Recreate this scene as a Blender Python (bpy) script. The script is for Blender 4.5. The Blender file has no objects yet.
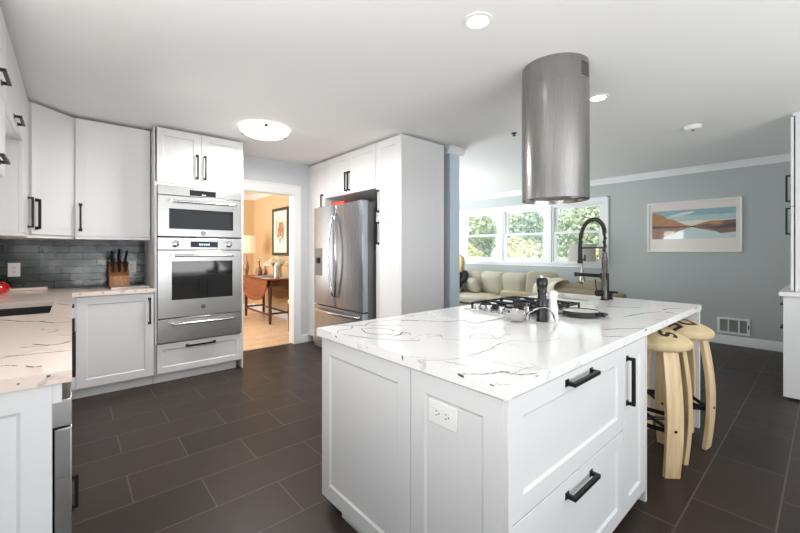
import bpy, bmesh, math, random
from mathutils import Vector, Matrix
random.seed(7)
SC = bpy.context.scene
COL = SC.collection
PI = math.pi

# ------------------------------------------------------------------ camera, world, light, exposure
cam_d = bpy.data.cameras.new('camera'); cam = bpy.data.objects.new('camera', cam_d); COL.objects.link(cam)
cam.location = (0, 0, 1.25); cam.rotation_euler = (PI/2, 0, -math.radians(41.2))
cam_d.sensor_width = 36; cam_d.lens = 374.68/800*36; cam_d.shift_y = -15.5/800; cam_d.clip_start = .02
SC.camera = cam
SC.view_settings.view_transform = 'Standard'; SC.view_settings.look = 'None'
SC.view_settings.gamma = 1; SC.view_settings.use_curve_mapping = False
SC.view_settings.exposure = 0.1
SC.cycles.use_denoising = True
SC.cycles.max_bounces = 10; SC.cycles.diffuse_bounces = 6; SC.cycles.glossy_bounces = 5
SC.cycles.sample_clamp_indirect = 6

W = bpy.data.worlds.new('sky'); SC.world = W; W.use_nodes = True
bg = W.node_tree.nodes['Background']; bg.inputs[0].default_value = (.86, .93, 1, 1); bg.inputs[1].default_value = 1.7

def light(name, kind, loc, rot, energy, color=(1, 1, 1), **kw):
    d = bpy.data.lights.new(name, kind); d.energy = energy; d.color = color
    for k, v in kw.items(): setattr(d, k, v)
    o = bpy.data.objects.new(name, d); COL.objects.link(o); o.location = loc; o.rotation_euler = rot
    return o
sun = light('sun', 'SUN', (0, 0, 8), (math.radians(38), 0, math.radians(-70)), 3.2, (1, .96, .88), angle=.02)
# assumed sink and dining window light, plus added fills turned up at the ceiling
light('fill_behind_camera', 'AREA', (1.4, -2.5, .8), (math.radians(164), 0, 0), 132, (1, .99, .98), shape='RECTANGLE', size=3.4, size_y=1.8)  # added fill behind the camera, bounced off the ceiling
light('fill_left_wall', 'AREA', (-.58, .8, 1.25), (0, math.radians(-145), 0), 42, (1, .99, .98), shape='RECTANGLE', size=.9, size_y=1.2)  # added fill on the closed left wall; no window here
light('fill_assumed_sink_window', 'AREA', (-.6, 3.1, 1.5), (0, math.radians(-92), 0), 7, (1, .99, .98), shape='RECTANGLE', size=.7, size_y=.5, spread=math.radians(80))  # added lamp for an assumed sink window; the wall behind is solid
light('fill_living_room', 'AREA', (4.1, 5.7, .7), (math.radians(180), 0, 0), 130, (.98, .99, 1), shape='RECTANGLE', size=1.2, size_y=2.0)  # unseen fill added behind the partition, brightening the ceiling
light('fill_assumed_dining_window', 'AREA', (.12, 6.6, 1.4), (0, math.radians(-110), 0), 46, (1, .97, .94), shape='RECTANGLE', size=1.7, size_y=1.9)  # added lamp at an assumed dining window, out of view

# ------------------------------------------------------------------ materials
def s2l(c):
    return tuple((x/12.92 if x <= .04045 else ((x+.055)/1.055)**2.4) for x in [v/255 for v in c])
MATS = {}
def mat(name, rgb, rough=.5, metal=0, emit=0, spec=.5, coat=0, bump=0, bscale=40, vary=0, vscale=6, alpha=1, trans=0):
    m = bpy.data.materials.new(name); m.use_nodes = True; nt = m.node_tree; b = nt.nodes['Principled BSDF']
    c = s2l(rgb) + (1,)
    b.inputs['Base Color'].default_value = c; b.inputs['Roughness'].default_value = rough; b.inputs['Metallic'].default_value = metal
    b.inputs['Specular IOR Level'].default_value = spec; b.inputs['Coat Weight'].default_value = coat
    b.inputs['Alpha'].default_value = alpha; b.inputs['Transmission Weight'].default_value = trans
    if emit: b.inputs['Emission Color'].default_value = c; b.inputs['Emission Strength'].default_value = emit
    if bump or vary:
        tc = nt.nodes.new('ShaderNodeTexCoord')
    if vary:
        n = nt.nodes.new('ShaderNodeTexNoise'); n.inputs['Scale'].default_value = vscale; n.inputs['Detail'].default_value = 5
        nt.links.new(tc.outputs['Object'], n.inputs['Vector'])
        r = nt.nodes.new('ShaderNodeMapRange'); r.inputs[1].default_value = .3; r.inputs[2].default_value = .7
        r.inputs[3].default_value = 1-vary; r.inputs[4].default_value = 1+vary
        nt.links.new(n.outputs[0], r.inputs[0])
        mx = nt.nodes.new('ShaderNodeVectorMath'); mx.operation = 'SCALE'; mx.inputs[0].default_value = c[:3]
        nt.links.new(r.outputs[0], mx.inputs['Scale']); nt.links.new(mx.outputs[0], b.inputs['Base Color'])
    if bump:
        n = nt.nodes.new('ShaderNodeTexNoise'); n.inputs['Scale'].default_value = bscale; n.inputs['Detail'].default_value = 4
        nt.links.new(tc.outputs['Object'], n.inputs['Vector'])
        bp = nt.nodes.new('ShaderNodeBump'); bp.inputs['Strength'].default_value = bump; bp.inputs['Distance'].default_value = .01
        nt.links.new(n.outputs[0], bp.inputs['Height']); nt.links.new(bp.outputs[0], b.inputs['Normal'])
    MATS[name] = m
    return m
def nodes(m): return m.node_tree, m.node_tree.nodes['Principled BSDF']

M_white = mat('painted_white_cabinet', (225, 225, 225), .34)
M_ceiling = mat('ceiling_paint', (238, 238, 237), .85)
M_trim = mat('white_trim', (238, 238, 238), .45)
M_blue = mat('blue_grey_wall_paint', (184, 189, 187), .7)
M_partition = mat('cool_lit_partition_paint', (204, 218, 227), .7)  # wall paint made lighter and bluer to carry the cooler light here
M_greywall = mat('pale_grey_wall_paint', (208, 210, 213), .75)
M_tan = mat('tan_wall_paint', (218, 190, 150), .8)
M_black = mat('matte_black_metal', (24, 24, 25), .4, .4)
M_iron = mat('black_cast_iron', (22, 22, 23), .55, 0, bump=.1, bscale=120)
M_dark = mat('flat_black', (14, 14, 14), .8)  # plain dark finish for slots, plinths, caps and shoes
M_glassblk = mat('black_oven_glass', (20, 21, 22), .06, 0, spec=.5)
M_chrome = mat('polished_steel', (205, 205, 205), .14, 1)
M_darkchrome = mat('gunmetal', (88, 84, 80), .25, 1)
M_plastic = mat('white_plastic', (240, 240, 238), .35)
M_slot = mat('outlet_slot', (60, 60, 60), .6)
M_lampglass = mat('frosted_glass_lit', (255, 252, 246), .4, emit=1.0)
M_canglow = mat('lamp_lens_lit', (255, 252, 246), .4, emit=6)
M_display = mat('lit_display_digits', (190, 220, 255), .4, emit=1.2)

def steel(name, rgb, rough, axis, amt=.02):
    m = mat(name, rgb, rough, 1); nt, b = nodes(m)
    tc = nt.nodes.new('ShaderNodeTexCoord'); mp = nt.nodes.new('ShaderNodeMapping')
    mp.inputs['Scale'].default_value = {'x': (2, 300, 300), 'z': (300, 300, 2)}[axis]
    n = nt.nodes.new('ShaderNodeTexNoise'); n.inputs['Scale'].default_value = 1; n.inputs['Detail'].default_value = 3
    nt.links.new(tc.outputs['Object'], mp.inputs[0]); nt.links.new(mp.outputs[0], n.inputs['Vector'])
    r = nt.nodes.new('ShaderNodeMapRange'); r.inputs[3].default_value = rough-.06; r.inputs[4].default_value = rough+.08
    nt.links.new(n.outputs[0], r.inputs[0]); nt.links.new(r.outputs[0], b.inputs['Roughness'])
    bp = nt.nodes.new('ShaderNodeBump'); bp.inputs['Strength'].default_value = amt; bp.inputs['Distance'].default_value = .002
    nt.links.new(n.outputs[0], bp.inputs['Height']); nt.links.new(bp.outputs[0], b.inputs['Normal'])
    return m
M_steel = steel('brushed_stainless_steel', (190, 189, 187), .3, 'x')
M_steelv = steel('brushed_stainless_upright', (160, 165, 172), .28, 'z')
M_hood = steel('brushed_hood_steel', (158, 156, 154), .25, 'z', .03)
M_steelside = mat('grey_appliance_side', (112, 112, 113), .45, .6)

def marble(name, base, dark, amount):
    m = mat(name, base, .12, spec=.5); nt, b = nodes(m)
    tc = nt.nodes.new('ShaderNodeTexCoord')
    n = nt.nodes.new('ShaderNodeTexNoise'); n.inputs['Scale'].default_value = 2.2; n.inputs['Detail'].default_value = 6
    nt.links.new(tc.outputs['Object'], n.inputs['Vector'])
    sub = nt.nodes.new('ShaderNodeMath'); sub.operation = 'SUBTRACT'; sub.inputs[1].default_value = .5
    nt.links.new(n.outputs[0], sub.inputs[0])
    ab = nt.nodes.new('ShaderNodeMath'); ab.operation = 'ABSOLUTE'; nt.links.new(sub.outputs[0], ab.inputs[0])
    r = nt.nodes.new('ShaderNodeMapRange'); r.inputs[1].default_value = 0; r.inputs[2].default_value = .012; r.inputs[3].default_value = amount; r.inputs[4].default_value = 0
    nt.links.new(ab.outputs[0], r.inputs[0])
    n2 = nt.nodes.new('ShaderNodeTexNoise'); n2.inputs['Scale'].default_value = 4; n2.inputs['Detail'].default_value = 2
    nt.links.new(tc.outputs['Object'], n2.inputs['Vector'])
    r2 = nt.nodes.new('ShaderNodeMapRange'); r2.inputs[1].default_value = .48; r2.inputs[2].default_value = .62
    nt.links.new(n2.outputs[0], r2.inputs[0])
    mu = nt.nodes.new('ShaderNodeMath'); mu.operation = 'MULTIPLY'; nt.links.new(r.outputs[0], mu.inputs[0]); nt.links.new(r2.outputs[0], mu.inputs[1])
    mx = nt.nodes.new('ShaderNodeMix'); mx.data_type = 'RGBA'
    mx.inputs[6].default_value = s2l(base)+(1,); mx.inputs[7].default_value = s2l(dark)+(1,)
    nt.links.new(mu.outputs[0], mx.inputs[0]); nt.links.new(mx.outputs[2], b.inputs['Base Color'])
    return m
M_marble = marble('white_veined_quartz', (240, 239, 238), (150, 150, 152), .5)
M_marblewarm = marble('warm_lit_veined_quartz', (236, 218, 206), (140, 130, 124), .5)  # same quartz, with warm light put into its colour
M_vein = mat('quartz_grey_vein', (96, 96, 100), .15)
M_veinsoft = mat('quartz_soft_vein', (160, 160, 162), .15)
M_veinbrown = mat('quartz_brown_vein', (112, 100, 92), .15)

def bricks(m, w, h, off, mortar, c1, c2, cm, shift, axes=None, rough=(.3, .6), bumpd=.002, nscale=8, nvar=.12):
    nt, b = nodes(m)
    tc = nt.nodes.new('ShaderNodeTexCoord')
    src = tc.outputs['Object']
    if axes:
        sx = nt.nodes.new('ShaderNodeSeparateXYZ'); cx = nt.nodes.new('ShaderNodeCombineXYZ'); nt.links.new(src, sx.inputs[0])
        for i, a in enumerate(axes): nt.links.new(sx.outputs['xyz'.index(a)], cx.inputs[i])
        src = cx.outputs[0]
    ad = nt.nodes.new('ShaderNodeVectorMath'); ad.inputs[1].default_value = (shift[0], shift[1], 0); nt.links.new(src, ad.inputs[0])
    br = nt.nodes.new('ShaderNodeTexBrick'); br.offset = off; br.offset_frequency = 2; br.squash = 1
    br.inputs['Scale'].default_value = 1; br.inputs['Brick Width'].default_value = w; br.inputs['Row Height'].default_value = h
    br.inputs['Mortar Size'].default_value = mortar; br.inputs['Mortar Smooth'].default_value = .1; br.inputs['Bias'].default_value = 0
    br.inputs['Color1'].default_value = s2l(c1)+(1,); br.inputs['Color2'].default_value = s2l(c2)+(1,); br.inputs['Mortar'].default_value = s2l(cm)+(1,)
    nt.links.new(ad.outputs[0], br.inputs['Vector'])
    n = nt.nodes.new('ShaderNodeTexNoise'); n.inputs['Scale'].default_value = nscale; n.inputs['Detail'].default_value = 6
    nt.links.new(tc.outputs['Object'], n.inputs['Vector'])
    r = nt.nodes.new('ShaderNodeMapRange'); r.inputs[1].default_value = .3; r.inputs[2].default_value = .7; r.inputs[3].default_value = 1-nvar; r.inputs[4].default_value = 1+nvar
    nt.links.new(n.outputs[0], r.inputs[0])
    mx = nt.nodes.new('ShaderNodeVectorMath'); mx.operation = 'SCALE'
    nt.links.new(br.outputs['Color'], mx.inputs[0]); nt.links.new(r.outputs[0], mx.inputs['Scale']); nt.links.new(mx.outputs[0], b.inputs['Base Color'])
    rr = nt.nodes.new('ShaderNodeMapRange'); rr.inputs[3].default_value = rough[0]; rr.inputs[4].default_value = rough[1]
    nt.links.new(n.outputs[0], rr.inputs[0]); nt.links.new(rr.outputs[0], b.inputs['Roughness'])
    inv = nt.nodes.new('ShaderNodeMath'); inv.operation = 'SUBTRACT'; inv.inputs[0].default_value = 1; nt.links.new(br.outputs['Fac'], inv.inputs[1])
    ad2 = nt.nodes.new('ShaderNodeMath'); ad2.operation = 'MULTIPLY_ADD'; ad2.inputs[1].default_value = .35 if nvar > .2 else .05
    nt.links.new(n.outputs[0], ad2.inputs[0]); nt.links.new(inv.outputs[0], ad2.inputs[2])
    bp = nt.nodes.new('ShaderNodeBump'); bp.inputs['Strength'].default_value = .6; bp.inputs['Distance'].default_value = bumpd
    nt.links.new(ad2.outputs[0], bp.inputs['Height']); nt.links.new(bp.outputs[0], b.inputs['Normal'])
M_tile = mat('charcoal_floor_tile', (66, 56, 52), .4, spec=.22)
bricks(M_tile, .61, .3025, .5, .0032, (59, 50, 45), (51, 44, 40), (92, 84, 78), (.075+6.1, -.455+3.025), rough=(.3, .5), bumpd=.0012)
M_oak = mat('oak_plank_floor', (206, 160, 110), .3)
bricks(M_oak, 1.2, .09, .37, .0012, (238, 208, 174), (222, 188, 150), (150, 112, 80), (0, 0), rough=(.22, .4), bumpd=.0006)
M_splash = mat('green_grey_glazed_tile', (78, 88, 84), .2)
bricks(M_splash, .203, .0665, .5, .0035, (48, 59, 53), (30, 37, 34), (18, 21, 20), (.02, -.905), axes='xzy', rough=(.02, .28), bumpd=.008, nscale=11, nvar=.35)

def wood(name, c1, c2, rough=.45, axis=2, scale=6):
    m = mat(name, c1, rough); nt, b = nodes(m)
    tc = nt.nodes.new('ShaderNodeTexCoord'); mp = nt.nodes.new('ShaderNodeMapping')
    s = [scale*5]*3; s[axis] = scale*.4; mp.inputs['Scale'].default_value = s
    n = nt.nodes.new('ShaderNodeTexNoise'); n.inputs['Scale'].default_value = 1; n.inputs['Detail'].default_value = 6; n.inputs['Distortion'].default_value = .6
    nt.links.new(tc.outputs['Object'], mp.inputs[0]); nt.links.new(mp.outputs[0], n.inputs['Vector'])
    r = nt.nodes.new('ShaderNodeValToRGB'); r.color_ramp.elements[0].position = .3; r.color_ramp.elements[1].position = .7
    r.color_ramp.elements[0].color = s2l(c2)+(1,); r.color_ramp.elements[1].color = s2l(c1)+(1,)
    nt.links.new(n.outputs[0], r.inputs[0]); nt.links.new(r.outputs[0], b.inputs['Base Color'])
    return m
M_stave = wood('pale_stave_wood', (230, 208, 170), (204, 172, 126), .55)
M_block = wood('knife_block_wood', (176, 116, 70), (140, 86, 48), .4)
M_mahog = wood('mahogany', (150, 82, 50), (116, 58, 34), .3, 1)
M_mahogdark = wood('dark_mahogany', (84, 46, 32), (58, 32, 24), .3)
M_burlap = mat('printed_burlap', (216, 194, 154), .9, bump=.5, bscale=260, vary=.1, vscale=18)
M_ink = mat('black_sack_ink', (48, 40, 38), .9)
M_inkred = mat('red_sack_ink', (160, 70, 48), .9)
M_beige = mat('beige_sofa_fabric', (188, 180, 160), .9, bump=.2, bscale=200, vary=.05)
M_khaki = mat('khaki_sofa_fabric', (150, 138, 112), .9, bump=.2, bscale=200, vary=.06)
M_tanfab = mat('tan_chair_fabric', (196, 178, 148), .9, bump=.2, bscale=200)
M_cream = mat('cream_fleece', (232, 222, 200), .95, bump=1, bscale=60)
M_shade = mat('pale_lamp_shade', (190, 186, 178), .8)
M_shadewarm = mat('cream_lamp_shade', (250, 234, 200), .8, emit=.25)
M_red = mat('red_enamel', (196, 26, 22), .12, coat=1)
M_orange = mat('red_orange_card', (214, 70, 40), .6)
M_sink = mat('black_granite_sink', (44, 45, 46), .4, vary=.2, vscale=200)
M_paper = mat('paper', (235, 233, 228), .8)
M_bluepaper = mat('blue_grey_book_cover', (150, 160, 172), .6)
M_petal = mat('cream_petals', (250, 244, 226), .8)
M_leafg = mat('flower_leaf', (96, 116, 70), .7)
M_vase = mat('mercury_glass', (190, 180, 168), .18, .8, vary=.2, vscale=60)
M_brownvase = mat('mottled_bronze_vase', (150, 120, 96), .3, .4, vary=.35, vscale=40)
M_framegreen = mat('dark_green_frame', (58, 62, 52), .35)
M_mattan = mat('picture_mat', (240, 236, 226), .8)
M_skin = mat('skin', (222, 176, 150), .5)
M_hair = wood('blond_hair', (226, 196, 146), (180, 142, 92), .5)
M_blackcloth = mat('black_knit', (30, 30, 34), .9, bump=.3, bscale=150)
M_denim = mat('dark_denim', (48, 54, 70), .9)
M_glass = mat('window_glass', (255, 255, 255), 0, trans=1)
nt, b_ = nodes(M_glass)
tr = nt.nodes.new('ShaderNodeBsdfTransparent'); gl = nt.nodes.new('ShaderNodeBsdfGlossy'); gl.inputs['Roughness'].default_value = .01
mxs = nt.nodes.new('ShaderNodeMixShader'); mxs.inputs[0].default_value = .06
nt.links.new(tr.outputs[0], mxs.inputs[1]); nt.links.new(gl.outputs[0], mxs.inputs[2]); nt.links.new(mxs.outputs[0], nt.nodes['Material Output'].inputs[0])

# ------------------------------------------------------------------ mesh builder
WL = {}                                  # world location of each built object
class MB:
    def __init__(s): s.v = []; s.f = []; s.mi = []; s.cur = 0
    def add(s, vs, fs):
        o = len(s.v); s.v += [Vector(v) for v in vs]
        for f in fs: s.f.append([o+i for i in f]); s.mi.append(s.cur)
    def box(s, x0, x1, y0, y1, z0, z1):
        s.add([(x0, y0, z0), (x1, y0, z0), (x1, y1, z0), (x0, y1, z0), (x0, y0, z1), (x1, y0, z1), (x1, y1, z1), (x0, y1, z1)],
              [(3, 2, 1, 0), (4, 5, 6, 7), (0, 1, 5, 4), (1, 2, 6, 5), (2, 3, 7, 6), (3, 0, 4, 7)]); return s
    def prism(s, poly, z0, z1):          # horizontal polygon extruded upwards
        n = len(poly); s.add([(x, y, z0) for x, y in poly]+[(x, y, z1) for x, y in poly],
            [tuple(range(n-1, -1, -1)), tuple(range(n, 2*n))]+[(i, (i+1) % n, n+(i+1) % n, n+i) for i in range(n)]); return s
    def extr(s, poly, d):                # 3-D polygon extruded by vector d
        n = len(poly); d = Vector(d); P = [Vector(p) for p in poly]
        s.add(P+[p+d for p in P], [tuple(range(n-1, -1, -1)), tuple(range(n, 2*n))]+[(i, (i+1) % n, n+(i+1) % n, n+i) for i in range(n)]); return s
    def lathe(s, c, prof, n=32, axis=(0, 0, 1), caps=True):
        ax = Vector(axis).normalized(); q = Vector((0, 0, 1)).rotation_difference(ax); vs = []; fs = []
        for r, z in prof:
            for k in range(n):
                a = 2*PI*k/n; vs.append(Vector(c)+q @ Vector((r*math.cos(a), r*math.sin(a), z)))
        for j in range(len(prof)-1):
            for k in range(n): fs.append((j*n+k, j*n+(k+1) % n, (j+1)*n+(k+1) % n, (j+1)*n+k))
        if caps:
            if prof[0][0] > 1e-5: fs.append(tuple(range(n-1, -1, -1)))
            if prof[-1][0] > 1e-5: fs.append(tuple((len(prof)-1)*n+k for k in range(n)))
        s.add(vs, fs); return s
    def cyl(s, p0, p1, r, r2=None, n=20):
        p0 = Vector(p0); d = Vector(p1)-p0; return s.lathe(p0, [(r, 0), (r if r2 is None else r2, d.length)], n, d)
    def tube(s, pts, r, n=12, flat=None):
        P = [Vector(p) for p in pts]; vs = []; fs = []; up = None
        for i, p in enumerate(P):
            t = (P[min(i+1, len(P)-1)]-P[max(i-1, 0)]).normalized()
            if up is None: up = t.orthogonal().normalized()
            up = (up - t*up.dot(t)).normalized(); w = t.cross(up)
            rr = r[i] if isinstance(r, (list, tuple)) else r
            for k in range(n):
                a = 2*PI*k/n; vs.append(p+up*rr*math.cos(a)+w*rr*math.sin(a))
        for j in range(len(P)-1):
            for k in range(n): fs.append((j*n+k, j*n+(k+1) % n, (j+1)*n+(k+1) % n, (j+1)*n+k))
        fs += [tuple(range(n-1, -1, -1)), tuple((len(P)-1)*n+k for k in range(n))]
        s.add(vs, fs); return s
    def sweep(s, secs):                  # list of closed sections with equal counts
        n = len(secs[0]); vs = [v for q in secs for v in q]; fs = []
        for j in range(len(secs)-1):
            for k in range(n): fs.append((j*n+k, j*n+(k+1) % n, (j+1)*n+(k+1) % n, (j+1)*n+k))
        fs += [tuple(range(n-1, -1, -1)), tuple((len(secs)-1)*n+k for k in range(n))]
        s.add(vs, fs); return s
    def shaker(s, O, U, N, w, h, t=.02, rail=.07, dep=.007, railz=None):   # O = lower corner on the back plane
        O, U, N = Vector(O), Vector(U), Vector(N); Z = Vector((0, 0, 1)); rz = railz or rail
        P = lambda a, b, d: O+U*a+Z*b+N*d
        def ring(i, j, d): return [P(i, j, d), P(w-i, j, d), P(w-i, h-j, d), P(i, h-j, d)]
        s.sweep2([ring(0, 0, 0), ring(0, 0, t-.0015), ring(.0015, .0015, t), ring(rail, rz, t), ring(rail+.009, rz+.009, t-dep)])
        return s
    def sweep2(s, rings): s.sweep(rings); return s
    def handle(s, C, A, N, L, proj=.034, th=.014, w=.014):   # C = centre on the face, A = along, N = outwards
        C, A, N = Vector(C), Vector(A).normalized(), Vector(N).normalized(); B = A.cross(N)
        def bx(c, a, n, b):
            vs = [c+A*i*a+N*j*n+B*k*b for i in (-1, 1) for j in (-1, 1) for k in (-1, 1)]
            s.add(vs, [(0, 1, 3, 2), (4, 6, 7, 5), (0, 4, 5, 1), (2, 3, 7, 6), (0, 2, 6, 4), (1, 5, 7, 3)])
        bx(C+N*(proj-th/2), L/2, th/2, w/2)
        for e in (-1, 1):
            bx(C+A*e*(L/2-th/2)+N*(proj-th)/2, th/2, (proj-th)/2, w/2)
            bx(C+A*e*(L/2-th/2)+N*.0015, th*.9, .0015, w*.9)
        return s
    def quad(s, *p): s.add(p, [tuple(range(len(p)))]); return s
    def build(s, name, mats, parent=None, bev=0, smooth=30, base=None, sub=0):
        if not isinstance(mats, (list, tuple)): mats = [mats]
        V = s.v
        if parent is not None: L = WL[parent]
        elif base is not None: L = Vector(base)
        else:
            xs = [v.x for v in V]; ys = [v.y for v in V]; L = Vector(((min(xs)+max(xs))/2, (min(ys)+max(ys))/2, min(v.z for v in V)))
        me = bpy.data.meshes.new(name); me.from_pydata([v-L for v in V], [], s.f)
        for m in mats: me.materials.append(m)
        for p, i in zip(me.polygons, s.mi): p.material_index = i
        bm = bmesh.new(); bm.from_mesh(me); bmesh.ops.recalc_face_normals(bm, faces=bm.faces); bm.to_mesh(me); bm.free()
        if smooth:
            me.polygons.foreach_set('use_smooth', [True]*len(me.polygons)); me.set_sharp_from_angle(angle=math.radians(smooth))
        o = bpy.data.objects.new(name, me); COL.objects.link(o)
        if parent is None: o.location = L
        else: o.parent = parent
        WL[o] = L.copy()
        if bev:
            b = o.modifiers.new('bevel', 'BEVEL'); b.width = bev; b.segments = 2; b.limit_method = 'ANGLE'; b.angle_limit = math.radians(50)
        if sub:
            b = o.modifiers.new('subdivision', 'SUBSURF'); b.levels = sub; b.render_levels = sub
        return o
def tag(o, label, cat, group=None, kind=None):
    o['label'] = label; o['category'] = cat
    if group: o['group'] = group
    if kind: o['kind'] = kind
    return o
def thing(name, label, cat, loc, group=None):
    o = bpy.data.objects.new(name, None); COL.objects.link(o); o.location = loc; o.empty_display_size = .1
    WL[o] = Vector(loc); return tag(o, label, cat, group)
def struct(o): o['kind'] = 'structure'; return o
def dup(o, loc=None, label=None, rz=None, parent=None):
    c = o.copy(); COL.objects.link(c)
    if parent is not None: c.parent = parent
    if loc is not None: c.location = loc
    if rz is not None: c.rotation_euler = (0, 0, rz)
    if label: c['label'] = label
    for ch in list(o.children): dup(ch, parent=c)
    return c
X, Y, Z = Vector((1, 0, 0)), Vector((0, 1, 0)), Vector((0, 0, 1))

# ------------------------------------------------------------------ the setting
CE = 2.435
def sbox(name, m, *b): return struct(MB().box(*b).build(name, m))
struct(MB().box(-.75, 6.75, -3.1, 7.1, -.1, 0).build('floor', M_tile, base=(0, 0, 0)))
fd = MB().box(-.1, 3.1, 4.79, 8.4, 0, .006).build('floor_dining', M_oak, base=(0, 0, 0)); struct(fd)
sbox('ceiling', M_ceiling, -.75, 6.75, -3.1, 8.4, CE, CE+.12)
# back wall with the doorway to the dining room
m = MB(); m.box(-.75, 1.5, 4.73, 4.85, 0, CE); m.box(2.25, 3.27, 4.73, 4.85, 0, CE); m.box(1.5, 2.25, 4.73, 4.85, 2.014, CE)
struct(m.build('wall_back', M_greywall))
m = MB(); m.box(-.75, -.635, -3.05, 4.73, 0, CE)
struct(m.build('wall_left', M_greywall))
# outer wall of the living side with three window openings
WIN = [(4.48, 5.38), (3.45, 4.37), (2.45, 3.34)]; wz0, wz1 = 1.045, 2.075
m = MB(); x0, x1 = 6.62, 6.75
m.box(x0, x1, -.55, 2.45, 0, CE); m.box(x0, x1, 5.38, 7.05, 0, CE); m.box(x0, x1, 2.45, 5.38, 0, wz0); m.box(x0, x1, 2.45, 5.38, wz1, CE)
m.box(x0, x1, 4.37, 4.48, wz0, wz1); m.box(x0, x1, 3.34, 3.45, wz0, wz1)
struct(m.build('wall_right', M_blue))
sbox('wall_living', M_blue, 3.25, 6.75, 7.0, 7.12, 0, CE)
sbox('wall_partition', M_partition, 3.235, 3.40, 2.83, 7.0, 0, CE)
m = MB(); m.box(-.75, .0, -3.1, -2.98, 0, CE); m.box(3.4, 4.5, -3.1, -2.98, 0, CE); m.box(0, 3.4, -3.1, -2.98, 2.3, CE)  # wide unseen opening added behind the camera to let light in
struct(m.build('wall_front', M_greywall))
m = MB(); m.box(4.5, 4.62, -3.1, -.42, 0, CE); m.box(4.5, 6.75, -.55, -.43, 0, CE)
struct(m.build('wall_pantry', M_blue))
# dining room shell
sbox('wall_dining_far', M_tan, -.1, 3.1, 8.18, 8.3, 0, CE)
sbox('wall_dining_right', M_tan, 2.95, 3.1, 4.86, 8.18, 0, CE)
m = MB(); m.box(-.1, 0, 4.86, 5.6, 0, CE); m.box(-.1, 0, 7.6, 8.18, 0, CE); m.box(-.1, 0, 5.6, 7.6, 0, .45); m.box(-.1, 0, 5.6, 7.6, 2.35, CE)  # window opening here is assumed, out of view, admitting light
struct(m.build('wall_dining_left', M_tan))
def crown(mb, p, q, n, h=.085, d=.07, z=CE):       # moulding running from p to q, n pointing into the room
    p, q, n = Vector((*p, 0)), Vector((*q, 0)), Vector((*n, 0))
    prof = [(0, 0), (0, -h), (.012, -h), (.016, -h*.82), (.03, -h*.6), (d*.75, -h*.22), (d, -h*.16), (d, 0)]
    mb.extr([p+n*a+Z*(z+b-.0005) for a, b in prof], q-p)
m = MB(); crown(m, (6.62, -.42), (6.62, 7.0), (-1, 0)); struct(m.build('trim_1', M_trim))
m = MB(); crown(m, (3.40, 7.0), (6.62, 7.0), (0, -1)); struct(m.build('trim_2', M_trim))
m = MB()     # crown wrapped round the end of the partition
crown(m, (3.235, 2.83), (3.235, 3.06), (-1, 0), .075, .055); crown(m, (3.18, 2.83), (3.455, 2.83), (0, -1), .075, .055); crown(m, (3.40, 2.83), (3.40, 7.0), (1, 0), .075, .055)
struct(m.build('trim_3', M_trim))
m = MB(); crown(m, (2.95, 4.86), (2.95, 8.18), (-1, 0), .09, .075); crown(m, (0, 8.18), (2.95, 8.18), (0, -1), .09, .075); struct(m.build('trim_4', M_trim))
# doorway casing
m = MB(); m.box(2.25, 2.332, 4.712, 4.73, 0, 2.122); m.box(1.37, 1.5, 4.712, 4.73, 0, 2.122); m.box(1.5, 2.25, 4.712, 4.73, 2.014, 2.122)
m.box(2.238, 2.25, 4.712, 4.87, 0, 2.014); m.box(1.5, 1.514, 4.712, 4.87, 0, 2.014); m.box(1.514, 2.238, 4.712, 4.87, 2.0, 2.014)
m.box(2.322, 2.34, 4.706, 4.73, 0, 2.13); m.box(1.37, 2.34, 4.706, 4.73, 2.112, 2.13)
struct(m.build('trim_5', M_trim, bev=.003))
def basebd(name, pts, n, h=.12, t=.014):
    m = MB(); p, q, n = Vector((*pts[0], 0)), Vector((*pts[1], 0)), Vector((*n, 0))
    m.extr([p, p+n*t, p+n*t+Z*h*.82, p+n*t*.4+Z*h, p+Z*h], q-p); return struct(m.build(name, M_trim))
basebd('baseboard_right', [(6.62, -.42), (6.62, 7)], (-1, 0))
basebd('baseboard_back', [(2.34, 4.73), (2.45, 4.73)], (0, -1), .11)
basebd('baseboard_dining', [(2.95, 4.86), (2.95, 8.18)], (-1, 0))
basebd('baseboard_dining_far', [(0, 8.18), (2.95, 8.18)], (0, -1))
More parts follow.
